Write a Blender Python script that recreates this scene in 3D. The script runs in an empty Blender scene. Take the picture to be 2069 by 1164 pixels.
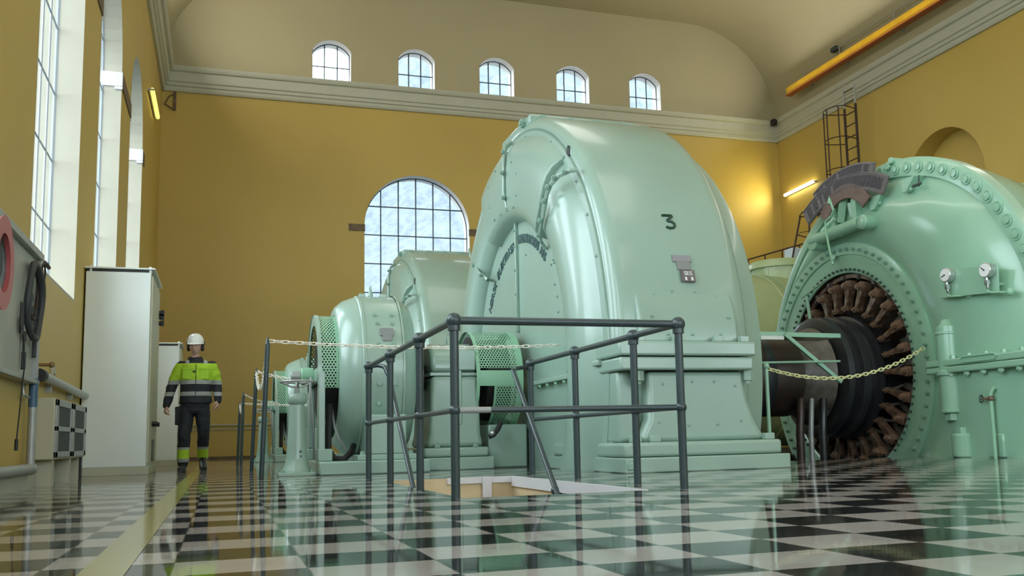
import bpy, bmesh, math, random
from mathutils import Vector, Matrix, noise
from math import sin, cos, pi, radians as R, sqrt, atan2, tan
random.seed(7)
sc = bpy.context.scene
COL = sc.collection

# ------------------------------------------------------------------ camera
F, PIT, ROL, YAW, CX, CY, CH = 1981.77, 0.124885, -0.0237303, 0.3321355, 1128.3, 635.7, 0.33
fw = Vector((sin(YAW)*cos(PIT), cos(YAW)*cos(PIT), sin(PIT)))
r0 = Vector((cos(YAW), -sin(YAW), 0)); u0 = r0.cross(fw)
rt = cos(ROL)*r0 + sin(ROL)*u0; up = -sin(ROL)*r0 + cos(ROL)*u0
cam_d = bpy.data.cameras.new('camera'); cam = bpy.data.objects.new('camera', cam_d); COL.objects.link(cam)
cam.matrix_world = Matrix(((rt.x, up.x, -fw.x, 0), (rt.y, up.y, -fw.y, 0), (rt.z, up.z, -fw.z, CH), (0, 0, 0, 1)))
cam_d.sensor_width = 36; cam_d.lens = F/2069*36; cam_d.sensor_fit = 'HORIZONTAL'
cam_d.shift_x = (1034.5-CX)/2069; cam_d.shift_y = (CY-582)/2069
cam_d.clip_start = 0.05; cam_d.clip_end = 300
sc.camera = cam

def ray(x, y): return fw + (x-CX)/F*rt - (y-CY)/F*up
def atY(x, y, v): d = ray(x, y); return Vector((0, 0, CH)) + d*(v/d.y)
def atX(x, y, v): d = ray(x, y); return Vector((0, 0, CH)) + d*(v/d.x)

# ------------------------------------------------------------------ light, exposure
sc.view_settings.view_transform = 'Standard'; sc.view_settings.look = 'None'
sc.view_settings.gamma = 1; sc.view_settings.exposure = 0.0; sc.view_settings.use_curve_mapping = False
try:
    sc.cycles.use_denoising = True; sc.cycles.diffuse_bounces = 6; sc.cycles.max_bounces = 14
    sc.cycles.caustics_reflective = False; sc.cycles.caustics_refractive = False; sc.cycles.sample_clamp_indirect = 6
except Exception: pass
W = bpy.data.worlds.new('overcast_sky'); sc.world = W; W.use_nodes = True
wn = W.node_tree.nodes; wl = W.node_tree.links; wn.clear()
wo = wn.new('ShaderNodeOutputWorld'); wb = wn.new('ShaderNodeBackground')
wb.inputs[0].default_value = (0.82, 0.93, 1.0, 1); wb.inputs[1].default_value = 8.8
wl.new(wb.outputs[0], wo.inputs[0])

def area(name, loc, rot, sx, sy, power, color=(1, 1, 1), portal=False):
    d = bpy.data.lights.new(name, 'AREA'); d.shape = 'RECTANGLE'; d.size = sx; d.size_y = sy
    d.energy = power; d.color = color
    o = bpy.data.objects.new(name, d); COL.objects.link(o); o.location = loc; o.rotation_euler = rot
    if portal: d.cycles.is_portal = True
    return o
XL, XR, YB, YF = -1.62, 16.75, 26.6, -7.0      # hall: left, right, back, front walls
WIN_L = [(9.5+4.4*k, 12.3+4.4*k) for k in range(-3, 3)]      # tall left windows (near jamb, far jamb)
for k, (a, b) in enumerate(WIN_L):
    area('window_daylight', (XL-0.45, (a+b)/2, 4.85), (0, R(-90), 0), 5.7, 2.8, 0, portal=True)
WIN_B = [(3.615, 6.57), (8.56, 11.52)]
for a, b in WIN_B:
    area('window_daylight', ((a+b)/2, YB+0.45, 4.85), (R(-90), 0, 0), 2.95, 5.7, 0, portal=True)
WIN_FILL = [(0.2, 3.2), (4.3, 7.3), (8.4, 11.4), (12.5, 15.5)]  # front windows behind the camera, added to bring in more light
for a, b in WIN_FILL:
    area('window_daylight', ((a+b)/2, YF-0.45, 4.85), (R(90), 0, 0), 3.0, 5.7, 0, portal=True)
WIN_S = [(2.2+2.36*k, 3.25+2.36*k) for k in range(5)]
for a, b in WIN_S:
    area('window_daylight', ((a+b)/2, YB+0.45, 10.8), (R(-90), 0, 0), 1.05, 1.25, 0, portal=True)
# unseen fill lights, added: strips over the cornices aim upward, panels hang overhead
area('ceiling_fill_strip', (XL+0.6, 9.5, 10.5), (0, R(238), 0), 0.6, 31, 800, (1.0, 0.95, 0.84))
area('ceiling_fill_strip', (XR-0.6, 9.5, 10.5), (0, R(122), 0), 0.6, 31, 800, (1.0, 0.95, 0.84))
for yy in (-3, 6, 16):
    area('overhead_fill_light', (6.0, yy, 12.9), (0, R(-12), 0), 5, 5, 190, (1.0, 0.97, 0.90))  # added overhead fill for the dim interior

# ------------------------------------------------------------------ materials
MATS = {}
def nt(m): return m.node_tree.nodes, m.node_tree.links
def mat(name, col, rough=0.5, metal=0.0, coat=0.0, var=0.0, vscale=3.0, bump=0.0, bscale=40.0, emit=None, estr=0.0, spec=0.5, rvar=0.0):
    m = bpy.data.materials.new(name); m.use_nodes = True; n, l = nt(m); b = n['Principled BSDF']
    b.inputs['Base Color'].default_value = (*col, 1); b.inputs['Roughness'].default_value = rough
    b.inputs['Metallic'].default_value = metal; b.inputs['Coat Weight'].default_value = coat
    b.inputs['Coat Roughness'].default_value = 0.12; b.inputs['Specular IOR Level'].default_value = spec
    tc = n.new('ShaderNodeTexCoord')
    if var or rvar:
        nz = n.new('ShaderNodeTexNoise'); nz.inputs['Scale'].default_value = vscale; nz.inputs['Detail'].default_value = 5
        l.new(tc.outputs['Object'], nz.inputs['Vector'])
        if var:
            mp = n.new('ShaderNodeMapRange'); mp.inputs[1].default_value = 0.3; mp.inputs[2].default_value = 0.7
            mp.inputs[3].default_value = 1-var; mp.inputs[4].default_value = 1+var
            l.new(nz.outputs[0], mp.inputs[0])
            hs = n.new('ShaderNodeHueSaturation'); hs.inputs['Color'].default_value = (*col, 1)
            l.new(mp.outputs[0], hs.inputs['Value']); l.new(hs.outputs[0], b.inputs['Base Color'])
        if rvar:
            m2 = n.new('ShaderNodeMapRange'); m2.inputs[1].default_value = 0.3; m2.inputs[2].default_value = 0.7
            m2.inputs[3].default_value = max(0.02, rough-rvar); m2.inputs[4].default_value = rough+rvar
            l.new(nz.outputs[0], m2.inputs[0]); l.new(m2.outputs[0], b.inputs['Roughness'])
    if bump:
        nb = n.new('ShaderNodeTexNoise'); nb.inputs['Scale'].default_value = bscale
        l.new(tc.outputs['Object'], nb.inputs['Vector'])
        bp = n.new('ShaderNodeBump'); bp.inputs['Strength'].default_value = bump; bp.inputs['Distance'].default_value = 0.01
        l.new(nb.outputs[0], bp.inputs['Height']); l.new(bp.outputs[0], b.inputs['Normal'])
    if emit: b.inputs['Emission Color'].default_value = (*emit, 1); b.inputs['Emission Strength'].default_value = estr
    MATS[name] = m; return m
GREEN = mat('mint_enamel', (0.27, 0.39, 0.32), 0.32, coat=0.4, var=0.05, vscale=1.2, bump=0.10, bscale=2.2)
GREEN2 = mat('turbine_enamel', (0.285, 0.51, 0.37), 0.28, coat=0.6, var=0.07, vscale=1.5, bump=0.25, bscale=3.5)
GREEN3 = mat('bright_mint_cage', (0.28, 0.52, 0.35), 0.40, var=0.04)
LAMPTINT = mat('lamp_tinted_enamel', (0.33, 0.42, 0.22), 0.4, coat=0.2, var=0.06)  # green paint with the wall tube's yellow light mixed into the colour
BOLT = mat('green_bolt', (0.22, 0.36, 0.29), 0.4)
DKBOLT = mat('dark_bolt', (0.05, 0.08, 0.07), 0.5)
RAIL = mat('slate_rail_paint', (0.026, 0.046, 0.050), 0.36, coat=0.15, var=0.08, vscale=8)
RAILW = mat('worn_grey_rail', (0.30, 0.32, 0.30), 0.4)
OCHRE = mat('ochre_wall', (0.50, 0.362, 0.088), 0.5, var=0.06, vscale=0.35, bump=0.05, bscale=30)
CREAMW = mat('cream_reveal', (0.41, 0.38, 0.295), 0.6, var=0.03)
REVW = mat('white_reveal', (0.74, 0.69, 0.64), 0.6)
UPPER = mat('beige_plaster', (0.42, 0.38, 0.24), 0.6, var=0.04, vscale=0.4)
CORN = mat('cornice_stone_grey', (0.45, 0.46, 0.38), 0.5, var=0.03)
WHITE = mat('white_trim', (0.60, 0.60, 0.63), 0.5)
BAND = mat('brown_impost_stone', (0.13, 0.085, 0.05), 0.6, var=0.3, vscale=6)
IRON_GLARE = mat('glare_paled_iron', (0.42, 0.47, 0.52), 0.5)  # window iron paled in colour for the glare on the left bars
IRON = mat('window_iron', (0.05, 0.075, 0.10), 0.5)
CAB = mat('cabinet_grey', (0.72, 0.77, 0.74), 0.38, var=0.02)
CAB2 = mat('cabinet_door_beige', (0.45, 0.44, 0.32), 0.45)
BLACK = mat('black_rubber', (0.008, 0.008, 0.009), 0.5)
BRUSTY = mat('rusty_ladder', (0.035, 0.018, 0.012), 0.6)
GREYM = mat('galvanised_steel', (0.36, 0.38, 0.37), 0.4, metal=0.3, var=0.1, vscale=10)
SILV = mat('silver_steel', (0.6, 0.62, 0.62), 0.25, metal=0.8)
DARKM = mat('dark_machine_steel', (0.022, 0.024, 0.028), 0.38, coat=0.3, var=0.3, vscale=4)
SHAFT = mat('brown_shaft_steel', (0.055, 0.037, 0.030), 0.36, metal=0.3, var=0.35, vscale=3)
RUST = mat('oily_rust', (0.17, 0.105, 0.07), 0.33, coat=0.3, var=0.7, vscale=7, bump=0.2, bscale=30, rvar=0.15)
RECESS = mat('oily_black_cover', (0.03, 0.018, 0.012), 0.4, var=0.6, vscale=6)
RUST2 = mat('oily_rust_light', (0.10, 0.09, 0.075), 0.4, var=0.6, vscale=6, bump=0.2, bscale=25)
SIGN = mat('weathered_sign_metal', (0.15, 0.13, 0.13), 0.5, metal=0.2, var=0.2, vscale=8)
SIGN2 = mat('brown_sign_metal', (0.16, 0.105, 0.085), 0.5, metal=0.2, var=0.2, vscale=8)
SIGNL = mat('raised_letter_metal', (0.13, 0.12, 0.135), 0.5, metal=0.2)
CHAIN = mat('white_plastic_chain', (0.80, 0.76, 0.66), 0.4)
CHAIN2 = mat('yellow_plastic_chain', (0.78, 0.78, 0.42), 0.4)
YEL = mat('crane_yellow', (0.62, 0.36, 0.02), 0.4, var=0.1)
YELR = mat('beam_red_edge', (0.35, 0.10, 0.02), 0.5)
INK = mat('painted_numeral', (0.012, 0.05, 0.03), 0.4)
LETTER = mat('cast_letters', (0.09, 0.16, 0.155), 0.5)
TAGG = mat('grey_plate', (0.25, 0.25, 0.26), 0.45)
DIAL = mat('white_dial', (0.85, 0.86, 0.86), 0.3)
BROWNG = mat('nameplate_grey', (0.22, 0.23, 0.22), 0.4)
REDP = mat('hose_reel_red', (0.42, 0.10, 0.10), 0.4)
BOARD = mat('tool_board_grey', (0.36, 0.38, 0.34), 0.5, var=0.12, vscale=2)
BLUEP = mat('blue_pipe', (0.05, 0.12, 0.20), 0.4)
PITC = mat('pit_cream', (0.55, 0.44, 0.27), 0.6, var=0.1, vscale=5)
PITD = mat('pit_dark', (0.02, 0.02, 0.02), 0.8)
WOOD = mat('wood_handle', (0.22, 0.13, 0.05), 0.5)
TUBE = mat('fluorescent_tube', (0.9, 0.9, 0.8), 0.4, emit=(1.0, 0.93, 0.55), estr=9)
TUBEL = mat('dim_yellow_lamp', (0.9, 0.85, 0.3), 0.4, emit=(1.0, 0.82, 0.16), estr=1.6)
LBLUE = mat('pale_blue_box', (0.55, 0.68, 0.75), 0.4)
DGRILL = mat('dark_grille', (0.035, 0.042, 0.045), 0.6)
SKIN = mat('skin', (0.60, 0.36, 0.28), 0.5)
NAVY = mat('navy_trousers_cloth', (0.016, 0.020, 0.027), 0.8)
BOOT = mat('black_boot_leather', (0.012, 0.012, 0.012), 0.45)
HELM = mat('white_helmet', (0.82, 0.82, 0.80), 0.25, coat=0.5)
HAIR = mat('dark_hair', (0.03, 0.02, 0.015), 0.7)
LIP = mat('lips', (0.36, 0.13, 0.11), 0.5)
EYEW = mat('eye_white', (0.7, 0.7, 0.7), 0.3)
FROST = mat('frosted_forest', (0.42, 0.47, 0.50), 0.9)

def band_mat(name, bands, base, attr='z', strap=False):
    """flat cloth colours in horizontal bands of the garment's own height"""
    m = bpy.data.materials.new(name); m.use_nodes = True; n, l = nt(m); b = n['Principled BSDF']
    b.inputs['Roughness'].default_value = 0.75
    tc = n.new('ShaderNodeTexCoord'); sp = n.new('ShaderNodeSeparateXYZ'); l.new(tc.outputs['Object'], sp.inputs[0])
    mr = n.new('ShaderNodeMapRange'); mr.inputs[1].default_value = 0; mr.inputs[2].default_value = 2
    l.new(sp.outputs[2], mr.inputs[0])
    cr = n.new('ShaderNodeValToRGB'); cr.color_ramp.interpolation = 'CONSTANT'
    l.new(mr.outputs[0], cr.inputs[0]); e = cr.color_ramp.elements
    e[0].position = 0; e[0].color = (*base, 1); e.remove(e[1])
    for z, c in bands:
        k = e.new(z/2); k.color = (*c, 1)
    out = cr.outputs[0]
    if strap:
        ab = n.new('ShaderNodeMath'); ab.operation = 'ABSOLUTE'
        sb = n.new('ShaderNodeMath'); sb.operation = 'SUBTRACT'; sb.inputs[1].default_value = 0.02; l.new(sp.outputs[0], sb.inputs[0]); l.new(sb.outputs[0], ab.inputs[0])
        cm = n.new('ShaderNodeMath'); cm.operation = 'COMPARE'; cm.inputs[1].default_value = 0.115; cm.inputs[2].default_value = 0.024; l.new(ab.outputs[0], cm.inputs[0])
        gt = n.new('ShaderNodeMath'); gt.operation = 'GREATER_THAN'; gt.inputs[1].default_value = 1.43; l.new(sp.outputs[2], gt.inputs[0])
        mu = n.new('ShaderNodeMath'); mu.operation = 'MULTIPLY'; l.new(cm.outputs[0], mu.inputs[0]); l.new(gt.outputs[0], mu.inputs[1])
        mx = n.new('ShaderNodeMix'); mx.data_type = 'RGBA'; l.new(mu.outputs[0], mx.inputs[0]); l.new(out, mx.inputs[6]); mx.inputs[7].default_value = (0.42, 0.43, 0.43, 1)
        out = mx.outputs[2]
    l.new(out, b.inputs['Base Color']); MATS[name] = m; return m
nv, hv, rf = (0.014, 0.017, 0.024), (0.42, 0.66, 0.03), (0.36, 0.37, 0.36)
JACK = band_mat('hi_vis_jacket_cloth', [(0.995, rf), (1.05, nv), (1.155, rf), (1.205, hv), (1.43, nv)], nv, strap=True)
TROU = band_mat('work_trousers_cloth', [(0.118, rf), (0.17, hv), (0.285, rf), (0.32, nv)], nv)

def floor_mat():
    m = bpy.data.materials.new('checkered_terrazzo'); m.use_nodes = True; n, l = nt(m); b = n['Principled BSDF']
    tc = n.new('ShaderNodeTexCoord'); sp = n.new('ShaderNodeSeparateXYZ'); l.new(tc.outputs['Object'], sp.inputs[0])
    def M(op, a, b_=None, c=None):
        k = n.new('ShaderNodeMath'); k.operation = op
        for i, v in enumerate((a, b_, c)):
            if v is None: continue
            if isinstance(v, (int, float)): k.inputs[i].default_value = v
            else: l.new(v, k.inputs[i])
        return k.outputs[0]
    TX, TY = 0.345, 0.3185
    u = M('DIVIDE', M('SUBTRACT', sp.outputs[0], 0.572), TX); v = M('DIVIDE', M('SUBTRACT', sp.outputs[1], 3.085), TY)
    par = M('FLOORED_MODULO', M('ADD', M('FLOOR', u), M('FLOOR', v)), 2)
    nz = n.new('ShaderNodeTexNoise'); nz.inputs['Scale'].default_value = 3.0; nz.inputs['Detail'].default_value = 8; l.new(tc.outputs['Object'], nz.inputs[0])
    mx = n.new('ShaderNodeMix'); mx.data_type = 'RGBA'; mx.inputs[6].default_value = DARKT; mx.inputs[7].default_value = LIGHTT
    l.new(par, mx.inputs[0])
    # tile to tile variation
    wv = n.new('ShaderNodeTexWhiteNoise'); wv.noise_dimensions = '2D'
    cb = n.new('ShaderNodeCombineXYZ'); l.new(M('FLOOR', u), cb.inputs[0]); l.new(M('FLOOR', v), cb.inputs[1]); l.new(cb.outputs[0], wv.inputs[0])
    val = M('ADD', M('MULTIPLY', wv.outputs[0], 0.16), M('ADD', 0.78, M('MULTIPLY', nz.outputs[0], 0.28)))
    hs = n.new('ShaderNodeHueSaturation'); l.new(mx.outputs[2], hs.inputs['Color']); l.new(val, hs.inputs['Value'])
    # grout
    fu = M('ABSOLUTE', M('SUBTRACT', M('FRACT', u), 0.5)); fv = M('ABSOLUTE', M('SUBTRACT', M('FRACT', v), 0.5))
    g = M('GREATER_THAN', M('MAXIMUM', fu, fv), 0.493)
    m2 = n.new('ShaderNodeMix'); m2.data_type = 'RGBA'; l.new(g, m2.inputs[0]); l.new(hs.outputs[0], m2.inputs[6]); m2.inputs[7].default_value = (0.10, 0.10, 0.085, 1)
    l.new(m2.outputs[2], b.inputs['Base Color'])
    rr = n.new('ShaderNodeMapRange'); l.new(nz.outputs[0], rr.inputs[0]); rr.inputs[1].default_value = 0.3; rr.inputs[2].default_value = 0.7; rr.inputs[3].default_value = 0.03; rr.inputs[4].default_value = 0.075
    l.new(rr.outputs[0], b.inputs['Roughness'])
    b.inputs['Specular IOR Level'].default_value = 0.19
    nb = n.new('ShaderNodeTexNoise'); nb.inputs['Scale'].default_value = 7; l.new(tc.outputs['Object'], nb.inputs[0])
    bp = n.new('ShaderNodeBump'); bp.inputs['Strength'].default_value = 0.02; bp.inputs['Distance'].default_value = 0.01
    l.new(nb.outputs[0], bp.inputs['Height']); l.new(bp.outputs[0], b.inputs['Normal'])
    return m
DARKT = (0.020, 0.022, 0.020, 1); LIGHTT = (0.37, 0.34, 0.31, 1)
FLOORM = floor_mat()

def glass_mat():
    m = bpy.data.materials.new('window_glass'); m.use_nodes = True; n, l = nt(m); n.remove(n['Principled BSDF'])
    o = n['Material Output']; t = n.new('ShaderNodeBsdfTransparent'); t.inputs[0].default_value = (0.93, 0.97, 0.99, 1)
    g = n.new('ShaderNodeBsdfGlossy'); g.inputs['Roughness'].default_value = 0.03
    lw = n.new('ShaderNodeLayerWeight'); pw = n.new('ShaderNodeMath'); pw.operation = 'POWER'; pw.inputs[1].default_value = 5; l.new(lw.outputs['Facing'], pw.inputs[0])
    f = n.new('ShaderNodeMath'); f.operation = 'MULTIPLY_ADD'; f.inputs[1].default_value = 0.9; f.inputs[2].default_value = 0.05; l.new(pw.outputs[0], f.inputs[0])
    x = n.new('ShaderNodeMixShader'); l.new(f.outputs[0], x.inputs[0]); l.new(t.outputs[0], x.inputs[1]); l.new(g.outputs[0], x.inputs[2]); l.new(x.outputs[0], o.inputs[0])
    return m
GLASS = glass_mat()
def frost_nodes():
    n, l = nt(FROST); b = n['Principled BSDF']; tc = n.new('ShaderNodeTexCoord')
    nz = n.new('ShaderNodeTexNoise'); nz.inputs['Scale'].default_value = 1.5; nz.inputs['Detail'].default_value = 15; nz.inputs['Roughness'].default_value = 0.75
    l.new(tc.outputs['Object'], nz.inputs[0]); cr = n.new('ShaderNodeValToRGB'); l.new(nz.outputs[0], cr.inputs[0])
    cr.color_ramp.elements[0].position = 0.38; cr.color_ramp.elements[0].color = (0.070, 0.088, 0.104, 1)
    cr.color_ramp.elements[1].position = 0.62; cr.color_ramp.elements[1].color = (0.125, 0.145, 0.165, 1)
    l.new(cr.outputs[0], b.inputs['Base Color'])
frost_nodes()

# ------------------------------------------------------------------ mesh tools
ROOT = {}
def rootloc(o):
    while o is not None:
        if o.name in ROOT: return ROOT[o.name]
        o = o.parent
    return Vector((0, 0, 0))
def thing(name, label, cat, loc=(0, 0, 0), group=None):
    o = bpy.data.objects.new(name, None); COL.objects.link(o); o.empty_display_size = 0.1
    o.location = loc; ROOT[o.name] = Vector(loc); o['label'] = label; o['category'] = cat
    if group: o['group'] = group
    return o
def tag(o, label, cat, group=None):
    o['label'] = label; o['category'] = cat
    if group: o['group'] = group
    return o
def frame_of(d):
    d = Vector(d).normalized(); a = Vector((0, 0, 1)) if abs(d.z) < 0.9 else Vector((1, 0, 0))
    x = a.cross(d).normalized(); return x, d.cross(x), d

class MB:
    def __init__(s): s.v = []; s.f = []
    def add(s, vs, fs):
        o = len(s.v); s.v += [Vector(v) for v in vs]; s.f += [tuple(i+o for i in f) for f in fs]; return s
    def box(s, x0, x1, y0, y1, z0, z1):
        return s.add([(x, y, z) for x in (x0, x1) for y in (y0, y1) for z in (z0, z1)],
                     [(0, 1, 3, 2), (4, 6, 7, 5), (0, 4, 5, 1), (2, 3, 7, 6), (0, 2, 6, 4), (1, 5, 7, 3)])
    def cyl(s, p0, p1, r, r2=None, seg=16, caps=True):
        p0, p1 = Vector(p0), Vector(p1); x, y, d = frame_of(p1-p0); r2 = r if r2 is None else r2
        vs = []
        for p, rr in ((p0, r), (p1, r2)):
            vs += [p + rr*(cos(2*pi*i/seg)*x + sin(2*pi*i/seg)*y) for i in range(seg)]
        fs = [(i, (i+1) % seg, seg+(i+1) % seg, seg+i) for i in range(seg)]
        if caps: fs += [tuple(reversed(range(seg))), tuple(range(seg, 2*seg))]
        return s.add(vs, fs)
    def tube(s, pts, r, seg=8, closed=False, ry=None):
        pts = [Vector(p) for p in pts]; n = len(pts); vs = []; px = None
        for i, p in enumerate(pts):
            a = pts[i-1] if (i or closed) else p; b = pts[(i+1) % n] if (i < n-1 or closed) else p
            x, y, d = frame_of(b-a)
            if px is not None:
                x = (px - px.dot(d)*d).normalized(); y = d.cross(x)
            px = x; rr = r[i] if isinstance(r, (list, tuple)) else r
            vs += [p + rr*cos(2*pi*k/seg)*x + (rr if ry is None else ry)*sin(2*pi*k/seg)*y for k in range(seg)]
        fs = []
        for i in range(n if closed else n-1):
            j = (i+1) % n
            fs += [(i*seg+k, i*seg+(k+1) % seg, j*seg+(k+1) % seg, j*seg+k) for k in range(seg)]
        if not closed: fs += [tuple(reversed(range(seg))), tuple(range((n-1)*seg, n*seg))]
        return s.add(vs, fs)
    def lathe(s, prof, c, axis='X', seg=96, a0=0, a1=360, cap=False):
        """prof: (along axis, radius). axis X: c=(yc,zc), angle from +Y up. axis Z: c=(xc,yc)"""
        full = abs(a1-a0) >= 359.9; n = seg if full else seg+1; vs = []
        for i in range(n):
            a = R(a0 + (a1-a0)*i/seg)
            for (x, r) in prof:
                if axis == 'X': vs.append((x, c[0]+r*cos(a), c[1]+r*sin(a)))
                else: vs.append((c[0]+r*cos(a), c[1]+r*sin(a), x))
        m = len(prof); fs = []
        for i in range(seg):
            j = (i+1) % n
            for k in range(m-1): fs.append((i*m+k, i*m+k+1, j*m+k+1, j*m+k))
        if not full and cap: fs += [tuple(range(m)), tuple(reversed(range((n-1)*m, n*m)))]
        return s.add(vs, fs)
    def prism(s, poly, axis, a, b):
        """poly in the two other axes (YZ for X, XZ for Y, XY for Z)"""
        mk = {'X': lambda p, t: (t, p[0], p[1]), 'Y': lambda p, t: (p[0], t, p[1]), 'Z': lambda p, t: (p[0], p[1], t)}[axis]
        n = len(poly); vs = [mk(p, a) for p in poly] + [mk(p, b) for p in poly]
        fs = [tuple(range(n)), tuple(reversed(range(n, 2*n)))] + [(i, n+i, n+(i+1) % n, (i+1) % n) for i in range(n)]
        return s.add(vs, fs)
    def sphere(s, c, r, seg=16, rings=10, sc_=(1, 1, 1)):
        c = Vector(c); vs = [c+Vector((0, 0, r*sc_[2]))]; fs = []
        for i in range(1, rings):
            t = pi*i/rings
            vs += [c+Vector((r*sc_[0]*sin(t)*cos(2*pi*k/seg), r*sc_[1]*sin(t)*sin(2*pi*k/seg), r*sc_[2]*cos(t))) for k in range(seg)]
        vs.append(c-Vector((0, 0, r*sc_[2]))); L = len(vs)-1
        fs += [(0, 1+k, 1+(k+1) % seg) for k in range(seg)]
        for i in range(rings-2):
            a = 1+i*seg; fs += [(a+k, a+seg+k, a+seg+(k+1) % seg, a+(k+1) % seg) for k in range(seg)]
        a = 1+(rings-2)*seg; fs += [(a+(k+1) % seg, a+k, L) for k in range(seg)]
        return s.add(vs, fs)
    def mesh(s, name, off=Vector((0, 0, 0)), cutz=None, angle=38, smooth=True):
        me = bpy.data.meshes.new(name); me.from_pydata([v-off for v in s.v], [], s.f)
        bm = bmesh.new(); bm.from_mesh(me)
        if cutz is not None:
            bmesh.ops.bisect_plane(bm, geom=bm.verts[:]+bm.edges[:]+bm.faces[:], plane_co=(0, 0, cutz-off.z), plane_no=(0, 0, 1), clear_inner=True)
        bmesh.ops.recalc_face_normals(bm, faces=bm.faces); bm.to_mesh(me); bm.free()
        if smooth:
            for p in me.polygons: p.use_smooth = True
            me.set_sharp_from_angle(angle=R(angle))
        return me
    def build(s, name, m, parent=None, bevel=0, seg=2, cutz=None, angle=38, label=None, loc=None, kind=None):
        off = rootloc(parent) if parent is not None else (Vector(loc) if loc is not None else Vector((0, 0, 0)))
        me = s.mesh(name, off, cutz, angle); o = bpy.data.objects.new(name, me); COL.objects.link(o)
        me.materials.append(m)
        if parent is not None: o.parent = parent
        elif loc is not None: o.location = loc; ROOT[o.name] = Vector(loc)
        if bevel:
            b = o.modifiers.new('bevel', 'BEVEL'); b.width = bevel; b.segments = seg; b.limit_method = 'ANGLE'; b.angle_limit = R(40)
            b.harden_normals = False
        if label: o['label'] = label
        if kind: o['kind'] = kind
        return o
def struct(name, mb, m, **k):
    o = mb.build(name, m, None, **k); o['kind'] = 'structure'; return o
def inst(name, me, parent, M):
    o = bpy.data.objects.new(name, me); COL.objects.link(o); o.parent = parent
    off = rootloc(parent); o.matrix_local = Matrix.Translation(-off) @ M; return o
def copy_tree(o, delta, label, group=None, drop=()):
    c = o.copy(); COL.objects.link(c); c.location = o.location + Vector(delta); c['label'] = label
    if group: c['group'] = group
    if o.name in ROOT: ROOT[c.name] = ROOT[o.name] + Vector(delta)
    for ch in list(o.children):
        if ch.name.split('.')[0] in drop: continue
        k = ch.copy(); COL.objects.link(k); k.parent = c
        for g in list(ch.children):
            q = g.copy(); COL.objects.link(q); q.parent = k
    return c
_fc = {}
def glyph(ch, size, ext=0.0):
    if (ch, size, ext) in _fc: return _fc[(ch, size, ext)]
    cu = bpy.data.curves.new('g', 'FONT'); cu.body = ch; cu.size = size; cu.extrude = ext; cu.resolution_u = 3
    cu.align_x = 'CENTER'; ob = bpy.data.objects.new('g', cu); COL.objects.link(ob)
    dg = bpy.context.evaluated_depsgraph_get(); me = bpy.data.meshes.new_from_object(ob.evaluated_get(dg))
    d = ([v.co.copy() for v in me.vertices], [tuple(p.vertices) for p in me.polygons])
    bpy.data.objects.remove(ob); bpy.data.meshes.remove(me); bpy.data.curves.remove(cu); _fc[(ch, size, ext)] = d; return d
def put_text(mb, ch, size, M, ext=0.004, bold=0.0):
    vs, fs = glyph(ch, size, ext)
    offs = [0] if not bold else [-bold, 0, bold]
    for dx in offs: mb.add([M @ (v+Vector((dx, 0, 0))) for v in vs], fs)
def basis(x, y, z, p):
    x, y, z, p = Vector(x), Vector(y), Vector(z), Vector(p)
    return Matrix(((x.x, y.x, z.x, p.x), (x.y, y.y, z.y, p.y), (x.z, y.z, z.z, p.z), (0, 0, 0, 1)))
def hexbolt(r, h):
    b = MB(); b.cyl((0, 0, 0), (0, 0, h), r, seg=6); b.cyl((0, 0, h*0.9), (0, 0, h*1.35), r*0.55, seg=8); return b.mesh('bolt', angle=30)
def dome(r, h):
    return MB().cyl((0, 0, 0), (0, 0, h*0.5), r, seg=8).cyl((0, 0, h*0.5), (0, 0, h), r, r*0.5, seg=8).mesh('rivet')
TOXM = Matrix.Rotation(R(-90), 4, 'Y')      # local +Z -> world -X
TOYM = Matrix.Rotation(R(90), 4, 'X')       # local +Z -> world -Y
def T(x, y, z): return Matrix.Translation((x, y, z))
BM = {}
def bmesh_of(kind, r, h, m):
    k = (kind, r, h, m.name)
    if k not in BM:
        me = hexbolt(r, h) if kind == 'hex' else dome(r, h); me.materials.append(m); BM[k] = me
    return BM[k]
# ------------------------------------------------------------------ the hall
def arch_pts(a, b, zs, rise, n=20, rev=False):
    c, h = (a+b)/2, (b-a)/2; out = []
    if rise >= h*0.98:
        out = [(c-h*cos(pi*i/n), zs+rise*sin(pi*i/n)) for i in range(n+1)]
    else:
        rr = (h*h+rise*rise)/(2*rise); t = math.asin(h/rr)
        out = [(c+rr*sin(-t+2*t*i/n), zs-(rr-rise)+rr*cos(-t+2*t*i/n)) for i in range(n+1)]
    return out
def holed_wall(mb, axis, p0, p1, t0, t1, z0, z1, ops):
    """ops: (a,b,sill,spring,rise) along the wall"""
    def bx(a, b, c, d):
        if b-a < 1e-4 or d-c < 1e-4: return
        if axis == 'X': mb.box(p0, p1, a, b, c, d)
        else: mb.box(a, b, p0, p1, c, d)
    cur = t0
    for (a, b, s, zs, rise) in sorted(ops):
        bx(cur, a, z0, z1); bx(a, b, z0, s)
        mb.prism([(b, z1), (a, z1)] + arch_pts(a, b, zs, rise), axis, p0, p1); cur = b
    bx(cur, t1, z0, z1)
ZSILL, ZSPR, ZC0, ZC1, ZTOP = 2.0, 6.3, 9.55, 10.17, 13.25
wl_ = MB(); holed_wall(wl_, 'X', XL-0.6, XL, YF, YB+0.6, 0, ZC1, [(a, b, ZSILL, ZSPR, 1.4) for a, b in WIN_L])
struct('wall_left', wl_, OCHRE, smooth=False) if False else struct('wall_left', wl_, OCHRE, angle=20)
wb_ = MB(); holed_wall(wb_, 'Y', YB, YB+0.6, XL, XR, 0, ZC1-0.3, [(a, b, ZSILL, 6.235, 1.478) for a, b in WIN_B])
struct('wall_back', wb_, OCHRE, angle=20)
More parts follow.
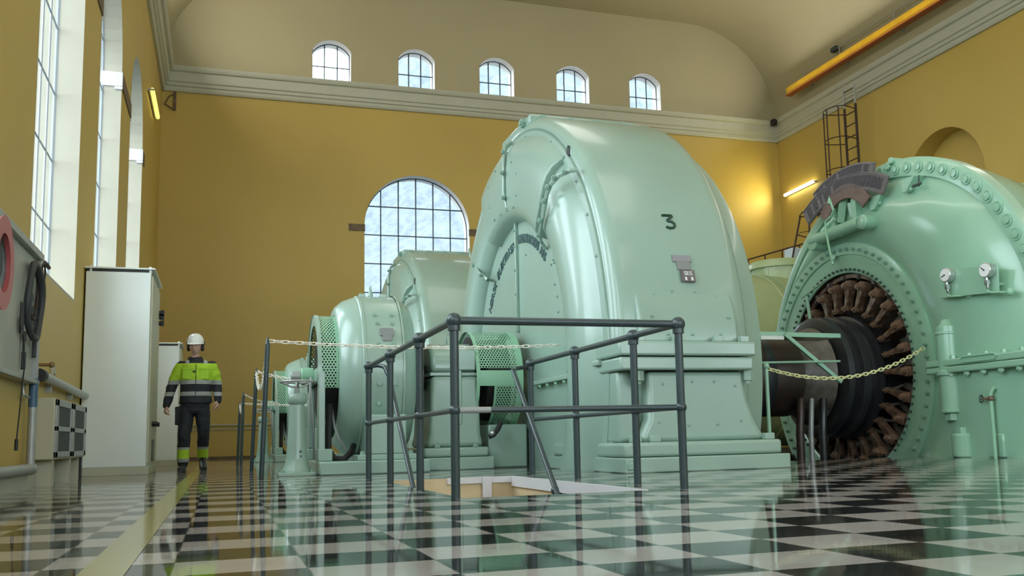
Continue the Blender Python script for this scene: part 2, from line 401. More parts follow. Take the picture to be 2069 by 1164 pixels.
wu = MB(); holed_wall(wu, 'Y', YB, YB+0.6, XL, XR, ZC1-0.3, ZTOP+0.4, [(a, b, 10.2, 11.12, 0.30) for a, b in WIN_S])
struct('wall_gable', wu, UPPER, angle=20)
NICHE = [(17.8+4.4*k, 20.6+4.4*k) for k in range(-5, 1)]
wr = MB(); holed_wall(wr, 'X', XR, XR+0.6, YF, YB, 0, ZC1, [(a, b, ZSILL, 6.3, 1.4) for a, b in NICHE])
wr.box(XR+0.55, XR+0.7, YF, YB, 0, ZC1)
struct('wall_right', wr, OCHRE, angle=20)
wf = MB(); holed_wall(wf, 'Y', YF-0.6, YF, XL-0.6, XR+0.6, 0, ZTOP+0.3, [(a, b, ZSILL, 6.235, 1.478) for a, b in WIN_FILL])  # unseen front wall, set close so its added windows light more
struct('wall_front', wf, OCHRE, angle=20)
# ceiling: flat with large coves
cv = MB(); sec = []
RC = 3.05
for i in range(13): a = pi/2*i/12; sec.append((XR-RC+RC*cos(a), ZC1+RC*sin(a)))
for i in range(13): a = pi/2+pi/2*i/12; sec.append((XL+RC+RC*cos(a), ZC1+RC*sin(a)))
outer = [(XL-0.6, ZC1), (XL-0.6, ZTOP+0.4), (XR+0.6, ZTOP+0.4), (XR+0.6, ZC1)]
n = len(sec)
vs = [(x, YF-0.4, z) for x, z in sec] + [(x, YB+0.02, z) for x, z in sec]
cv.add(vs, [(i, i+1, n+i+1, n+i) for i in range(n-1)])
cv.box(XL-0.6, XR+0.6, YF-0.4, YB+0.6, ZTOP+0.25, ZTOP+0.5)
cv.box(XL-0.65, XL-0.5, YF-0.4, YB+0.6, ZC1-0.05, ZTOP+0.4); cv.box(XR+0.5, XR+0.65, YF-0.4, YB+0.6, ZC1-0.05, ZTOP+0.4)
struct('ceiling', cv, UPPER, angle=50)
# cornice: moulded band round the hall
cp = [(0, ZC0), (0.06, ZC0), (0.09, ZC0+0.05), (0.09, ZC0+0.13), (0.13, ZC0+0.14), (0.14, ZC0+0.22), (0.18, ZC0+0.24), (0.19, ZC0+0.30),
      (0.20, ZC0+0.48), (0.26, ZC0+0.50), (0.30, ZC0+0.56), (0.31, ZC0+0.62), (0, ZC0+0.66)]
struct('trim_1', MB().prism([(XL+d, z) for d, z in cp], 'Y', YF, YB), CORN, angle=25)
struct('trim_2', MB().prism([(YB-d, z) for d, z in cp], 'X', XL, XR), CORN, angle=25)
struct('trim_3', MB().prism([(XR-d, z) for d, z in cp], 'Y', YF, YB), CORN, angle=25)
struct('trim_4', MB().box(XL, XR, YB-0.06, YB, 0.84, 0.875).box(XL, XR, YB-0.03, YB, 0.73, 0.75), CORN)
struct('baseboard_back', MB().box(XL, XR, YB-0.03, YB, 0, 0.06), BAND)
struct('baseboard_left', MB().box(XL, XL+0.04, YF, YB, 0, 0.14), CORN)
# brown impost bands beside the windows
im = MB()
for i, (a, b) in enumerate(WIN_L):
    im.box(XL-0.01, XL+0.02, b+0.0, b+0.45, 6.12, 6.36); im.box(XL-0.01, XL+0.02, a-1.15 if i else a-0.45, a, 6.12, 6.36)
struct('trim_5', im, BAND)
im = MB()
for a, b in WIN_B: im.box(a-0.42, a+0.02, YB-0.02, YB+0.01, 6.06, 6.25); im.box(b-0.02, b+0.42, YB-0.02, YB+0.01, 6.06, 6.25)
struct('trim_6', im, BAND)

def window(idx, axis, wall, sgn, a, b, s, zs, rise, depth, cols, zrows, impost=False):
    """axis X: window in a wall at x=wall, running along y. sgn: outward direction"""
    def V(t, d, z): return (wall+sgn*d, t, z) if axis == 'X' else (t, wall+sgn*d, z)
    pts = arch_pts(a, b, zs, rise, 24); loop = [(a, s)]+pts+[(b, s)]
    c, h = (a+b)/2, (b-a)/2
    def top(t):
        for (t0, z0), (t1, z1) in zip(pts, pts[1:]):
            if t0-1e-6 <= t <= t1+1e-6: return z0+(z1-z0)*(t-t0)/max(t1-t0, 1e-9)
        return zs
    m = MB(); g = 0.013 if axis == 'X' else 0.019
    m.tube([V(t, depth, z) for t, z in loop], 0.03, seg=4, closed=True)
    for k in range(1, cols):
        t = a+(b-a)*k/cols; m.cyl(V(t, depth, s), V(t, depth, top(t)), g, seg=4)
    for z in zrows:
        ta, tb = a, b
        if z > zs:
            ins = [t for t in [a+(b-a)*i/200 for i in range(201)] if top(t) >= z]
            if not ins: continue
            ta, tb = ins[0], ins[-1]
        m.cyl(V(ta, depth, z), V(tb, depth, z), g, seg=4)
    w = m.build('window_%d' % idx, IRON_GLARE if axis == 'X' else IRON); w['kind'] = 'structure'
    e = 0.006; l2 = MB()      # lining of the reveal: jambs and arch, thin boards just inside the opening
    for (t0, z0), (t1, z1) in zip(loop, loop[1:]):
        dx, dz = t1-t0, z1-z0; L = math.hypot(dx, dz); nx, nz = dz/L*e, -dx/L*e
        if abs(t0-t1) < 1e-6: nx = e if t0 < c else -e
        q = [V(t0+nx*1, d, z0+nz) for d in (-0.004, 0.598)] + [V(t1+nx, d, z1+nz) for d in (-0.004, 0.598)]
        l2.add(q, [(0, 1, 3, 2)])
    l2.build('reveal', CREAMW if axis == 'X' else REVW, w)
    MB().box(*( (wall+min(0, sgn*0.59), wall+max(0, sgn*0.59), a, b, s-0.0, s+0.03) if axis == 'X' else (a, b, wall+min(0, sgn*0.59), wall+max(0, sgn*0.59), s, s+0.03))).build('sill', CREAMW if axis == 'X' else REVW, w)
    gl = MB(); gl.add([V(t, depth, z) for t, z in loop], [tuple(range(len(loop)))])
    gp = gl.build('pane', GLASS, w)
    if impost:
        ib = MB()
        for t0, t1 in ((a-0.0, a+0.035), (b-0.035, b)):
            for q0, q1, zz0, zz1 in ((0, 0.10, 6.07, 6.12), (0, 0.28, 6.12, 6.36)):
                x0, x1 = sorted((wall+sgn*-0.02, wall+sgn*q1)); ib.box(x0, x1, t0, t1, zz0, zz1)
        ib.build('impost_block', WHITE, w, bevel=0.008)
    return w
k = 1
for a, b in WIN_L:
    window(k, 'X', XL, -1, a, b, ZSILL, ZSPR, 1.4, 0.28, 6, [2.83+0.8*j for j in range(6)], True); k += 1
for a, b in WIN_B:
    window(k, 'Y', YB, 1, a, b, ZSILL, 6.235, 1.478, 0.30, 6, [2.8+0.808*j for j in range(6)]); k += 1
for a, b in WIN_FILL:  # the added light-giving windows behind the camera
    window(k, 'Y', YF, -1, a, b, ZSILL, 6.235, 1.478, 0.30, 6, [2.8+0.808*j for j in range(6)]); k += 1
for a, b in WIN_S:
    window(k, 'Y', YB, 1, a, b, 10.2, 11.12, 0.30, 0.30, 3, [10.74]); k += 1
# frosted hillside outside behind the hall (a real slope, some distance off)
hm = MB(); nx_, ny_ = 70, 26
for j in range(ny_+1):
    for i in range(nx_+1):
        x = -45+120*i/nx_; t = j/ny_; y = YB+14+34*t
        hm.v.append(Vector((x, y, -3+(24+max(0, min(20, (x-6)*1.6)))*t + 1.6*noise.noise(Vector((x*0.35, y*0.35, 0))))))
hm.f = [(j*(nx_+1)+i, j*(nx_+1)+i+1, (j+1)*(nx_+1)+i+1, (j+1)*(nx_+1)+i) for j in range(ny_) for i in range(nx_)]
struct('hillside', hm, FROST)
struct('outside_ground', MB().box(-60, 80, YB+0.6, YB+15, -3.2, -2.8).box(-60, XL-0.7, -60, YB+15, -3.2, -2.8), FROST)

# floor with the stair pit and the turbine pit cut out
PITS = [(1.32, 2.47, 5.56, 8.5), (5.2, 8.20, 9.95, 13.1)]
xs = sorted({XL-0.6, XR+0.6, *[p[0] for p in PITS], *[p[1] for p in PITS]}); ys = sorted({YF-0.4, YB+0.6, *[p[2] for p in PITS], *[p[3] for p in PITS]})
fm = MB()
def inpit(x, y): return any(p[0] < x < p[1] and p[2] < y < p[3] for p in PITS)
for x0, x1 in zip(xs, xs[1:]):
    for y0, y1 in zip(ys, ys[1:]):
        if inpit((x0+x1)/2, (y0+y1)/2): continue
        fm.add([(x0, y0, 0), (x1, y0, 0), (x1, y1, 0), (x0, y1, 0)], [(0, 1, 2, 3)])
struct('floor', fm, FLOORM)
def pit(p, d, m, name):
    x0, x1, y0, y1 = p; b = MB()
    b.add([(x0, y0, 0), (x1, y0, 0), (x1, y1, 0), (x0, y1, 0), (x0, y0, -d), (x1, y0, -d), (x1, y1, -d), (x0, y1, -d)],
          [(0, 1, 5, 4), (1, 2, 6, 5), (2, 3, 7, 6), (3, 0, 4, 7), (4, 5, 6, 7)])
    return struct(name, b, m)
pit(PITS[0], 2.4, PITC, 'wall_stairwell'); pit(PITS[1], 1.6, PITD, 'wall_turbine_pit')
x0, x1, y0, y1 = PITS[0]
struct('trim_7', MB().box(x1-0.02, x1, y0, y1, -0.085, 0.004).box(x0+0.55, x1, y1-0.02, y1, -0.05, 0.004).box(x0+0.86, x0+0.94, y1-0.04, y1-0.02, -1.2, 0), WHITE)
st = thing('stair_flight', 'cream flight of steps going down into the floor opening', 'stairs', ((x0+x1)/2, y1-0.1, -2.4))
for i in range(8):
    MB().box(x0+0.03, x1-0.03, y1-0.10-0.28*(i+1), y1-0.10-0.28*i, -0.32-0.22*i-0.05, -0.32-0.22*i).build('tread', PITC, st, bevel=0.006)
# painted yellow walking line
LINE = mat('yellow_floor_paint', (0.33, 0.30, 0.10), 0.13, var=0.12, vscale=3)
struct('trim_8', MB().add([(-0.352, 2.2, 0.0015), (-0.232, 2.2, 0.0015), (-0.232, 24.0, 0.0015), (-0.352, 24.0, 0.0015)], [(0, 1, 2, 3)]), LINE)

# wall lamps
def wall_lamp(p0, p1, label, m, off):
    t = thing('fluorescent_lamp', label, 'lamp', p0)
    p0, p1 = Vector(p0), Vector(p1); o = Vector(off)
    MB().cyl(p0+o*0.8, p1+o*0.8, 0.045, seg=12).build('tube', m, t)
    MB().cyl(p0+o*0.25, p1+o*0.25, 0.03, seg=6).box(*[v for a in range(3) for v in sorted((p0[a]-0.02, (p0+o)[a]+0.02))]).box(*[v for a in range(3) for v in sorted((p1[a]-0.02, (p1+o)[a]+0.02))]).build('holder', GREYM, t)
wall_lamp((XL, 22.0, 7.96), (XL, 23.95, 7.98), 'dim yellow tube lamp high on the left window wall', TUBEL, (0.12, 0, 0))
wall_lamp((XR, 24.55, 7.76), (XR, 26.15, 7.72), 'bright fluorescent tube on the right wall beside the back corner', TUBE, (-0.14, 0, 0))
l = bpy.data.lights.new('tube_glow', 'AREA'); l.shape = 'RECTANGLE'; l.size = 0.12; l.size_y = 1.6; l.energy = 60; l.color = (1, 0.85, 0.35)
lo = bpy.data.objects.new('tube_glow', l); COL.objects.link(lo); lo.location = (XR-0.25, 25.35, 7.74); lo.rotation_euler = (0, R(90), 0)
# crane runway
t = thing('crane_beam', 'yellow runway beam hanging under the right side of the ceiling', 'beam', (16.3, -6, 10.6))
q0 = atX(1593, 195, 16.3)
MB().box(16.22, 16.38, YF+0.5, q0.y, q0.z+0.05, q0.z+0.26).build('web', YEL, t, bevel=0.01)
MB().box(16.2, 16.4, YF+0.5, q0.y, q0.z, q0.z+0.05).build('lower_flange', YELR, t)
for yy in (24.4, 22.6, 20.2, 17.8, 15): MB().box(16.38, 16.76, yy-0.03, yy+0.03, q0.z+0.1, q0.z+0.25).cyl((16.42, yy, q0.z+0.2), (16.42, yy, q0.z+0.62), 0.018, seg=6).build('hanger', GREYM, t)
MB().cyl((16.42, 8, q0.z+0.6), (16.42, 22.7, q0.z+0.6), 0.016, seg=6).build('cable', GREYM, t)
MB().box(16.36, 16.5, 22.7, 22.95, q0.z+0.55, q0.z+0.68).build('cable_clamp', DGRILL, t, bevel=0.01)
p = atX(1571, 250, XR-0.3)
tag(MB().box(XR-0.42, XR-0.28, 26.1, 26.28, 9.98, 10.17).cyl((XR-0.38, 26.1, 10.07), (XR-0.38, 26.0, 10.07), 0.05, seg=10).build('sensor', BLACK, None, bevel=0.01, loc=(XR-0.35, 26.2, 10.07)), 'small black sensor on the cornice in the far right corner', 'sensor')
p = atY(352, 205, YB)
tag(MB().box(p.x-0.02, p.x+0.05, YB-0.05, YB, p.z-0.25, p.z+0.25).tube([(p.x-0.03, YB-0.04, p.z-0.22), (p.x-0.22, YB-0.05, p.z-0.1), (p.x-0.12, YB-0.04, p.z+0.12), (p.x+0.02, YB-0.03, p.z+0.2)], 0.02, 6).build('wall_bracket', BAND, None, bevel=0.004, loc=(p.x, YB, p.z)), 'small rusty bracket under the cornice in the far left corner', 'bracket')

# ------------------------------------------------------------------ ladder, platform rail, box by the right wall
t = thing('caged_ladder', 'tall dark wall ladder with safety hoops, its top over the right cornice', 'ladder', (XR-0.2, 22.8, 4))
lx, ya, yb = 16.25, 22.0, 22.45
ya, yb = atX(1732, 270, lx).y, atX(1709, 270, lx).y
for y_ in (ya, yb):
    MB().cyl((lx, y_, 3.2), (lx, y_, atX(1728, 205, lx).z-0.05), 0.035, seg=8).build('stringer', BRUSTY, t)
    MB().cyl((lx, y_, atX(1728, 205, lx).z-0.05), (lx, y_, atX(1728, 205, lx).z+0.5), 0.032, seg=8).build('stringer_top', GREYM, t, label='bare grey top of the ladder')
z = 3.4
while z < 9.7:
    MB().cyl((lx, ya, z), (lx, yb, z), 0.016, seg=6).build('rung', BRUSTY, t); z += 0.33
ym = (ya+yb)/2; hr = 0.42
for z in (9.05, 8.2, 7.35, 6.5, 5.6):
    MB().tube([(lx-0.02, yb+0.02, z)]+[(lx-0.45-hr*sin(a)*0.75, ym+hr*cos(a), z) for a in [pi*i/12 for i in range(13)]]+[(lx-0.02, ya-0.02, z)], 0.014, 6).build('hoop', BRUSTY, t)
for a in (35, 90, 145):
    MB().cyl((lx-0.45-hr*sin(R(a))*0.75, ym+hr*cos(R(a)), 5.4), (lx-0.45-hr*sin(R(a))*0.75, ym+hr*cos(R(a)), 9.05), 0.018, seg=6).build('cage_bar', BRUSTY, t)
a_, b_ = atY(1500, 528, 25.0), atY(1660, 482, 23.2)
t = thing('platform_railing', 'thin dark railing climbing in front of the far right corner', 'railing', (a_.x, a_.y, a_.z-1))
MB().cyl(a_, b_, 0.022, seg=6).build('top_rail', BRUSTY, t); dz = Vector((0, 0, 0.62))
MB().cyl(a_-dz, b_-dz, 0.018, seg=6).build('lower_rail', BRUSTY, t)
for i in range(5):
    q = a_.lerp(b_, (i+0.35)/4.6); MB().cyl(q, q-Vector((0, 0, 0.95)), 0.02, seg=6).build('post', BRUSTY, t)
t = thing('platform_ladder', 'dark splayed ladder with a hooped top, standing behind the turbine sign', 'ladder', tuple(atY(1620, 560, 22.5)))
P = lambda x, y, d=22.5: atY(x, y, d)
for (p, q) in ((P(1617, 437), P(1594, 560)), (P(1635, 440, 22.2), P(1636, 560, 22.2)), (P(1656, 425), P(1640, 540))): MB().cyl(p, q, 0.026, seg=8).build('leg', BRUSTY, t)
MB().tube([P(1615, 437), P(1620, 430, 22.8), P(1640, 420, 23.0), P(1660, 418, 22.8), P(1662, 430, 22.4), P(1640, 440, 22.1)], 0.022, 6, closed=True).build('hoop', BRUSTY, t)
MB().tube([P(1612, 475), P(1616, 470, 22.8), P(1640, 466, 22.9), P(1650, 474, 22.4), P(1630, 480, 22.1)], 0.016, 6, closed=True).build('hoop', BRUSTY, t)
p = P(1600, 500, 22.9); q = P(1636, 527, 22.9)
tag(MB().box(p.x, q.x+0.25, 22.9, 23.3, q.z, p.z).box(p.x, p.x+0.05, 22.86, 22.9, q.z+0.05, q.z+0.12).build('control_box', LBLUE, None, bevel=0.015, loc=(p.x, 22.9, q.z)), 'pale blue control box on the platform by the thin dark railing', 'box')
# platform carrying them
struct('trim_9', MB().box(a_.x, XR, 22.0, 25.4, 4.4, 4.5), BRUSTY)

# ------------------------------------------------------------------ left wall fittings
def cabinet(name, label, x0, x1, y0, y1, h, lid=True):
    t = thing(name, label, 'cabinet', ((x0+x1)/2, (y0+y1)/2, 0), group=None)
    MB().box(x0-0.01, x1+0.01, y0, y1, 0, 0.10).build('plinth', CAB2, t, bevel=0.004)
    MB().box(x0, x1-0.02, y0, y1, 0.10, h).build('body', CAB, t, bevel=0.008)
    MB().box(x0+0.02, x1-0.03, y0+0.02, y1-0.02, h, h+0.035).build('gap_shade', BLACK, t)  # black slab standing in for the shade under the lid
    MB().box(x0-0.02, x1+0.03, y0-0.02, y1+0.02, h+0.035, h+0.055).build('lid', CAB, t, bevel=0.004)
    for yy in (y0+0.03, y1-0.03):
        for xx in (x0+0.05, x1-0.03): MB().cyl((xx, yy, h-0.02), (xx, yy, h+0.075), 0.018, seg=8).build('lifting_bolt', CAB, t)
    d = MB().box(x1-0.02, x1+0.005, y0+0.03, y1-0.03, 0.14, h-0.04).build('door', CAB2, t, bevel=0.004)
    return t, d
cx1 = -0.84
t, d = cabinet('electrical_cabinet', 'tall light grey cabinet with black knobs, nearest along the left wall', -1.60, cx1, 13.1, 14.65, 2.50)
for (px, py) in ((321, 633), (325, 650), (321, 655)):
    p = atX(px, py, cx1); y_ = min(max(p.y, 13.3), 14.5)
    MB().cyl((cx1, y_, p.z), (cx1+0.035, y_, p.z), 0.03, seg=12).box(cx1+0.03, cx1+0.07, y_-0.008, y_+0.008, p.z-0.04, p.z+0.04).build('knob', BLACK, d)
MB().box(cx1, cx1+0.04, 13.75, 13.95, 0.60, 0.66).cyl((cx1, 13.6, 0.63), (cx1+0.07, 13.6, 0.63), 0.03, seg=10).cyl((cx1, 14.1, 0.63), (cx1+0.07, 14.1, 0.63), 0.03, seg=10).build('handle', BLACK, d)
MB().box(cx1+0.004, cx1+0.012, 13.45, 13.62, 1.55, 1.95).build('label_plate', GREYM, d)
for i in range(14): MB().box(cx1+0.003, cx1+0.012, 13.6, 14.1, 0.16+0.02*i, 0.168+0.02*i).build('vent_slot', DGRILL, d)
cabinet('electrical_cabinet', 'lower white cabinet standing behind the walking worker', -1.60, -0.70, 18.5, 19.6, 2.10)
# blower heater
t = thing('wall_heater', 'grey wall heater with two dark grilles, low on the left wall', 'heater', (XL, 11, 0.2))
MB().box(XL, -1.43, 9.95, 12.1, 0.24, 0.80).build('casing', CAB2, t, bevel=0.01)
for y0_, y1_ in ((9.98, 11.02), (11.05, 12.08)):
    f_ = MB().box(-1.45, -1.415, y0_, y0_+0.13, 0.26, 0.79).box(-1.45, -1.415, y1_-0.13, y1_, 0.26, 0.79).box(-1.45, -1.415, y0_, y1_, 0.73, 0.79).box(-1.45, -1.415, y0_, y1_, 0.26, 0.31).box(-1.45, -1.415, y0_, y1_, 0.50, 0.545).build('front_frame', GREYM, t, bevel=0.003)
    MB().box(-1.43, -1.424, y0_+0.12, y1_-0.12, 0.30, 0.74).build('grille', DGRILL, f_)
for y_ in (10.1, 11.2, 11.9): MB().box(XL, -1.46, y_, y_+0.14, 0, 0.24).build('leg', CAB2, t)
MB().box(-1.5, -1.44, 11.95, 12.05, 0.0, 0.24).build('drain_pipe', BLACK, t)
# pipes
t = thing('wall_pipe', 'thick grey pipe with a black end cap running along the left wall above the heater', 'pipe', (XL, 11, 0.97))
MB().cyl((XL+0.07, 9.95, 1.0), (XL+0.07, 13.0, 0.96), 0.045, seg=14).build('pipe_run', GREYM, t); MB().cyl((XL+0.07, 9.82, 1.0), (XL+0.07, 9.96, 1.0), 0.058, seg=14).build('end_cap', BLACK, t)
for y_ in (10.6, 12): MB().box(XL, XL+0.06, y_, y_+0.04, 0.88, 1.0).build('bracket', GREYM, t)
t = thing('wall_pipe', 'upright grey pipe with a blue upper end below the tool board', 'pipe', (XL, 9.57, 0.2))
MB().cyl((XL+0.07, 9.57, 0.17), (XL+0.07, 9.57, 0.72), 0.035, seg=12).build('riser', GREYM, t); MB().cyl((XL+0.07, 9.57, 0.70), (XL+0.07, 9.57, 0.95), 0.037, seg=12).build('blue_section', BLUEP, t)
MB().cyl((XL+0.07, 9.66, 0.17), (XL+0.07, 4.0, 0.17), 0.045, seg=12).sphere((XL+0.07, 9.6, 0.17), 0.055, 12, 8).build('lower_run', GREYM, t)
MB().tube([(XL+0.02, 9.3, 0.92), (XL+0.04, 9.3, 0.8), (XL+0.05, 9.5, 0.78)], 0.012, 6).build('thin_pipe', GREYM, t)
tag(MB().box(XL, XL+0.03, 10.86, 11.02, 1.0, 1.18).cyl((XL+0.03, 10.94, 1.09), (XL+0.045, 10.94, 1.09), 0.02, seg=10).build('light_switch', CREAMW, None, bevel=0.006, loc=(XL, 10.94, 1.09)), 'small cream switch on the left wall above the heater', 'switch')
t = thing('bottle_opener_peg', 'short wooden peg sticking out beside the tool board', 'peg', (XL, 9.95, 1.1)); t.name = 'wooden_peg'; ROOT['wooden_peg'] = Vector((XL, 9.95, 1.1))
MB().cyl((XL, 9.95, 1.10), (XL+0.14, 9.95, 1.10), 0.016, seg=10).sphere((XL+0.15, 9.95, 1.10), 0.028, 10, 8).build('peg', WOOD, t)
# tool board, reel, hoses
t = thing('tool_board', 'grey framed tool board hanging on the left wall', 'board', (XL, 8.8, 1.5))
MB().box(XL, XL+0.05, 6.6, 9.62, 0.93, 2.0).build('panel', BOARD, t)
MB().box(XL, XL+0.09, 9.58, 9.66, 0.90, 2.06).box(XL, XL+0.10, 6.6, 9.66, 2.0, 2.06).box(XL, XL+0.10, 6.6, 9.66, 0.90, 0.94).build('frame', GREYM, t, bevel=0.006)
def ringobj(nm, lb, cat, y, z, r, th, m, x=XL+0.09):
    return tag(MB().tube([(x+th*0.3*sin(3*a), y+r*cos(a), z+r*1.0*sin(a)) for a in [2*pi*i/40 for i in range(40)]], th, 8, closed=True).build(nm, m, None, loc=(x, y, z)), lb, cat)
ringobj('hose_ring', 'large dark hose ring hanging on the grey tool board', 'hose', 9.22, 1.58, 0.32, 0.028, DGRILL, XL+0.11)
ringobj('belt_ring', 'thin brown loop hanging behind the large dark ring', 'belt', 9.3, 1.66, 0.22, 0.014, BRUSTY, XL+0.08)
ringobj('wire_loop', 'small wire loop at the top corner of the tool board', 'wire', 9.5, 1.86, 0.09, 0.008, BLACK, XL+0.12)
t = thing('hose_reel', 'pink-red round reel cut by the left picture edge', 'reel', (XL, 7.32, 1.58))
MB().cyl((XL+0.08, 7.32, 1.58), (XL+0.2, 7.32, 1.58), 0.10, seg=20).build('hub', DGRILL, t)
MB().lathe([(XL+0.06, 0.16), (XL+0.06, 0.31), (XL+0.09, 0.32), (XL+0.09, 0.16)], (7.32, 1.58), 'X', 48).lathe([(XL+0.2, 0.20), (XL+0.2, 0.31), (XL+0.23, 0.32), (XL+0.23, 0.20), (XL+0.2, 0.20)], (7.32, 1.58), 'X', 48).build('side_disc', REDP, t)
MB().lathe([(XL+0.09, 0.22), (XL+0.2, 0.22)], (7.32, 1.58), 'X', 40).build('coiled_hose', GREYM, t)
def tool(nm, lb, y, z, L, kind):
    t = thing(nm, lb, 'tool', (XL+0.08, y, z)); b = MB()
    if kind == 0: b.box(XL+0.07, XL+0.085, y-0.02, y+0.02, z-L, z).cyl((XL+0.07, y, z), (XL+0.09, y, z), 0.045, seg=6)
    else: b.tube([(XL+0.08, y-0.04, z), (XL+0.08, y-0.035, z-L*0.8), (XL+0.08, y, z-L), (XL+0.08, y+0.035, z-L*0.8), (XL+0.08, y+0.04, z)], 0.009, 6)
    b.build('head', DGRILL, t)
    MB().cyl((XL+0.08, y, z-L*0.5), (XL+0.08, y, z-L*1.05), 0.018, seg=8).build('grip', BLACK, t)
tool('wrench', 'dark wrench hanging near the bottom right of the tool board', 9.0, 1.26, 0.26, 0)
tool('hook_tool', 'thin forked tool hanging under the red reel', 8.85, 1.52, 0.24, 1)
tool('screwdriver', 'black-handled tool hanging inside the large dark ring', 9.22, 1.62, 0.16, 0)
tool('spanner', 'long thin spanner hanging at the right edge of the tool board', 9.46, 1.5, 0.36, 0)
tag(MB().tube([(XL+0.1, 8.86, 1.26), (XL+0.11, 8.88, 1.0), (XL+0.1, 8.84, 0.7), (XL+0.09, 8.8, 0.4)], 0.006, 6).cyl((XL+0.09, 8.8, 0.42), (XL+0.09, 8.8, 0.33), 0.014, seg=8).build('hanging_cord', BLACK, None, loc=(XL+0.1, 8.85, 0.9)), 'thin dark cord hanging down from the tool board to the lower wall', 'cord')
tag(MB().cyl((XL, 9.95, 2.03), (XL+0.09, 9.95, 2.03), 0.012, seg=6).cyl((XL+0.07, 9.85, 2.03), (XL+0.07, 10.1, 2.02), 0.018, seg=8).build('wall_tap', BRUSTY, None, loc=(XL, 9.95, 2.03)), 'small dark tap at the top right corner of the tool board', 'tap')
# ------------------------------------------------------------------ generator (number three)
AY, AZ = 11.5, 1.08
def XB(y, z, a=0): return AY+0
def cpt(r, deg): return AY+r*cos(R(deg)), AZ+r*sin(R(deg))
def on_drum(x, z): return AY-sqrt(3.13**2-(z-AZ)**2)
gen = thing('generator', 'huge mint green generator casing with a painted 3 on its side', 'generator', (4.2, AY, 0), 'hydro generators in the hall')
drum = MB().lathe([(3.47, 2.975), (3.445, 3.00), (3.45, 3.04), (3.48, 3.085), (3.53, 3.115), (3.60, 3.13), (4.72, 3.13), (4.81, 3.11), (4.86, 3.06), (4.88, 3.0)], (AY, AZ), seg=160)
drum.build('stator_drum', GREEN, gen, cutz=0.0)
MB().lathe([(4.87, 3.02), (4.90, 2.96), (5.02, 2.93), (5.12, 2.88), (5.17, 2.75), (5.2, 2.3), (5.22, 0.62), (5.30, 0.60)], (AY, AZ), seg=128).build('rear_shield', GREEN, gen, cutz=0.0)
ec = MB().lathe([(3.47, 2.98), (3.43, 2.97), (3.425, 2.86), (3.44, 2.85), (3.425, 2.82), (3.385, 2.76), (3.335, 2.66), (3.30, 2.52), (3.285, 2.38), (3.29, 2.24), (3.315, 2.12), (3.36, 2.03), (3.42, 1.98), (3.45, 1.97)], (AY, AZ), seg=160)
ec.build('end_cover', GREEN, gen, cutz=0.0, angle=50)
MB().lathe([(3.45, 1.985), (3.45, 0.5), (3.45, 0.0001)], (AY, AZ), seg=96).build('inner_disc', GREEN, gen, cutz=0.0)
MB().box(3.41, 3.45, AY-0.03, AY+0.03, AZ+0.55, AZ+1.97).build('disc_seam', GREEN, gen, bevel=0.008)
# split line with bolts on the lower near side
sp = MB(); sp.box(3.37, 3.46, AY-1.95, AY-0.7, 0.93, 0.985); sp.box(3.36, 3.46, AY-2.86, AY-1.95, 1.0, 1.05)
sp.build('split_flange', GREEN, gen, bevel=0.01)
# hood over the upper part of the end cover
hood = MB().lathe([(3.45, 1.90), (3.33, 1.93), (3.27, 2.0), (3.255, 2.1), (3.25, 2.55), (3.265, 2.68), (3.31, 2.80), (3.38, 2.88), (3.45, 2.93)], (AY, AZ), seg=30, a0=67, a1=130, cap=True)
hood.build('air_hood', GREEN, gen, bevel=0.02, seg=3, angle=50)
def rib_path(pts, th, w):       # curved flange strip standing on the end cover
    b = MB(); b.tube([(x, y, z) for x, y, z in pts], th, 6, ry=w); return b
fl = []
for pp in (((1033, 288, 3.40), (1021, 298, 3.30), (1018, 325, 3.235), (1018, 390, 3.235), (1024, 418, 3.26), (1040, 432, 3.40)),
           ((1168, 343, 3.41), (1152, 345, 3.33), (1130, 354, 3.25), (1113, 372, 3.235), (1105, 392, 3.235), (1098, 432, 3.235), (1090, 470, 3.27), (1093, 488, 3.36), (1103, 503, 3.43)),
           ((948, 505, 3.42), (955, 528, 3.34), (968, 552, 3.28), (985, 565, 3.32), (996, 567, 3.42))):
    pts = [tuple(atX(x_, y_, X_)) for x_, y_, X_ in pp]; fl.append(pts)
    rib_path(pts, 0.02, 0.026).build('hood_flange', GREEN, gen)
    for p, q in zip(pts[1:-1], pts[2:-1]):
        c = Vector(p).lerp(Vector(q), 0.4); inst('bolt', bmesh_of('hex', 0.030, 0.028, BOLT), gen, T(c.x-0.02, c.y-0.035, c.z) @ TOXM)
for a in range(20, 161, 10):
    if a == 110: continue
    y, z = cpt(2.915, a); inst('bolt', bmesh_of('dome', 0.018, 0.022, BOLT), gen, T(3.43, y, z) @ TOXM)
for zz in (1.8, 2.1, 2.4, 2.7, 2.9):
    inst('bolt', bmesh_of('dome', 0.018, 0.02, BOLT), gen, T(3.41, AY-0.01, zz) @ TOXM)
for (a, r) in ((76, 2.3), (76, 2.6), (84, 2.66), (92, 2.66), (100, 2.6), (106, 2.45), (107, 2.2), (104, 2.05), (96, 2.03), (88, 2.03), (80, 2.06)):
    y, z = cpt(r, a); inst('bolt', bmesh_of('dome', 0.015, 0.016, BOLT), gen, T(3.255, y, z) @ TOXM)
for (px, py) in ((1113, 535), (1120, 575), (1127, 630), (1117, 525), (1106, 455), (1129, 470), (1140, 532), (1147, 600), (1062, 515), (1000, 590), (1150, 668)):
    p = atX(px, py, 3.44); inst('bolt', bmesh_of('dome', 0.014, 0.02, BOLT), gen, T(3.45 if (p.y-AY)**2+(p.z-AZ)**2 < 3.8 else 3.33, p.y, p.z) @ TOXM)
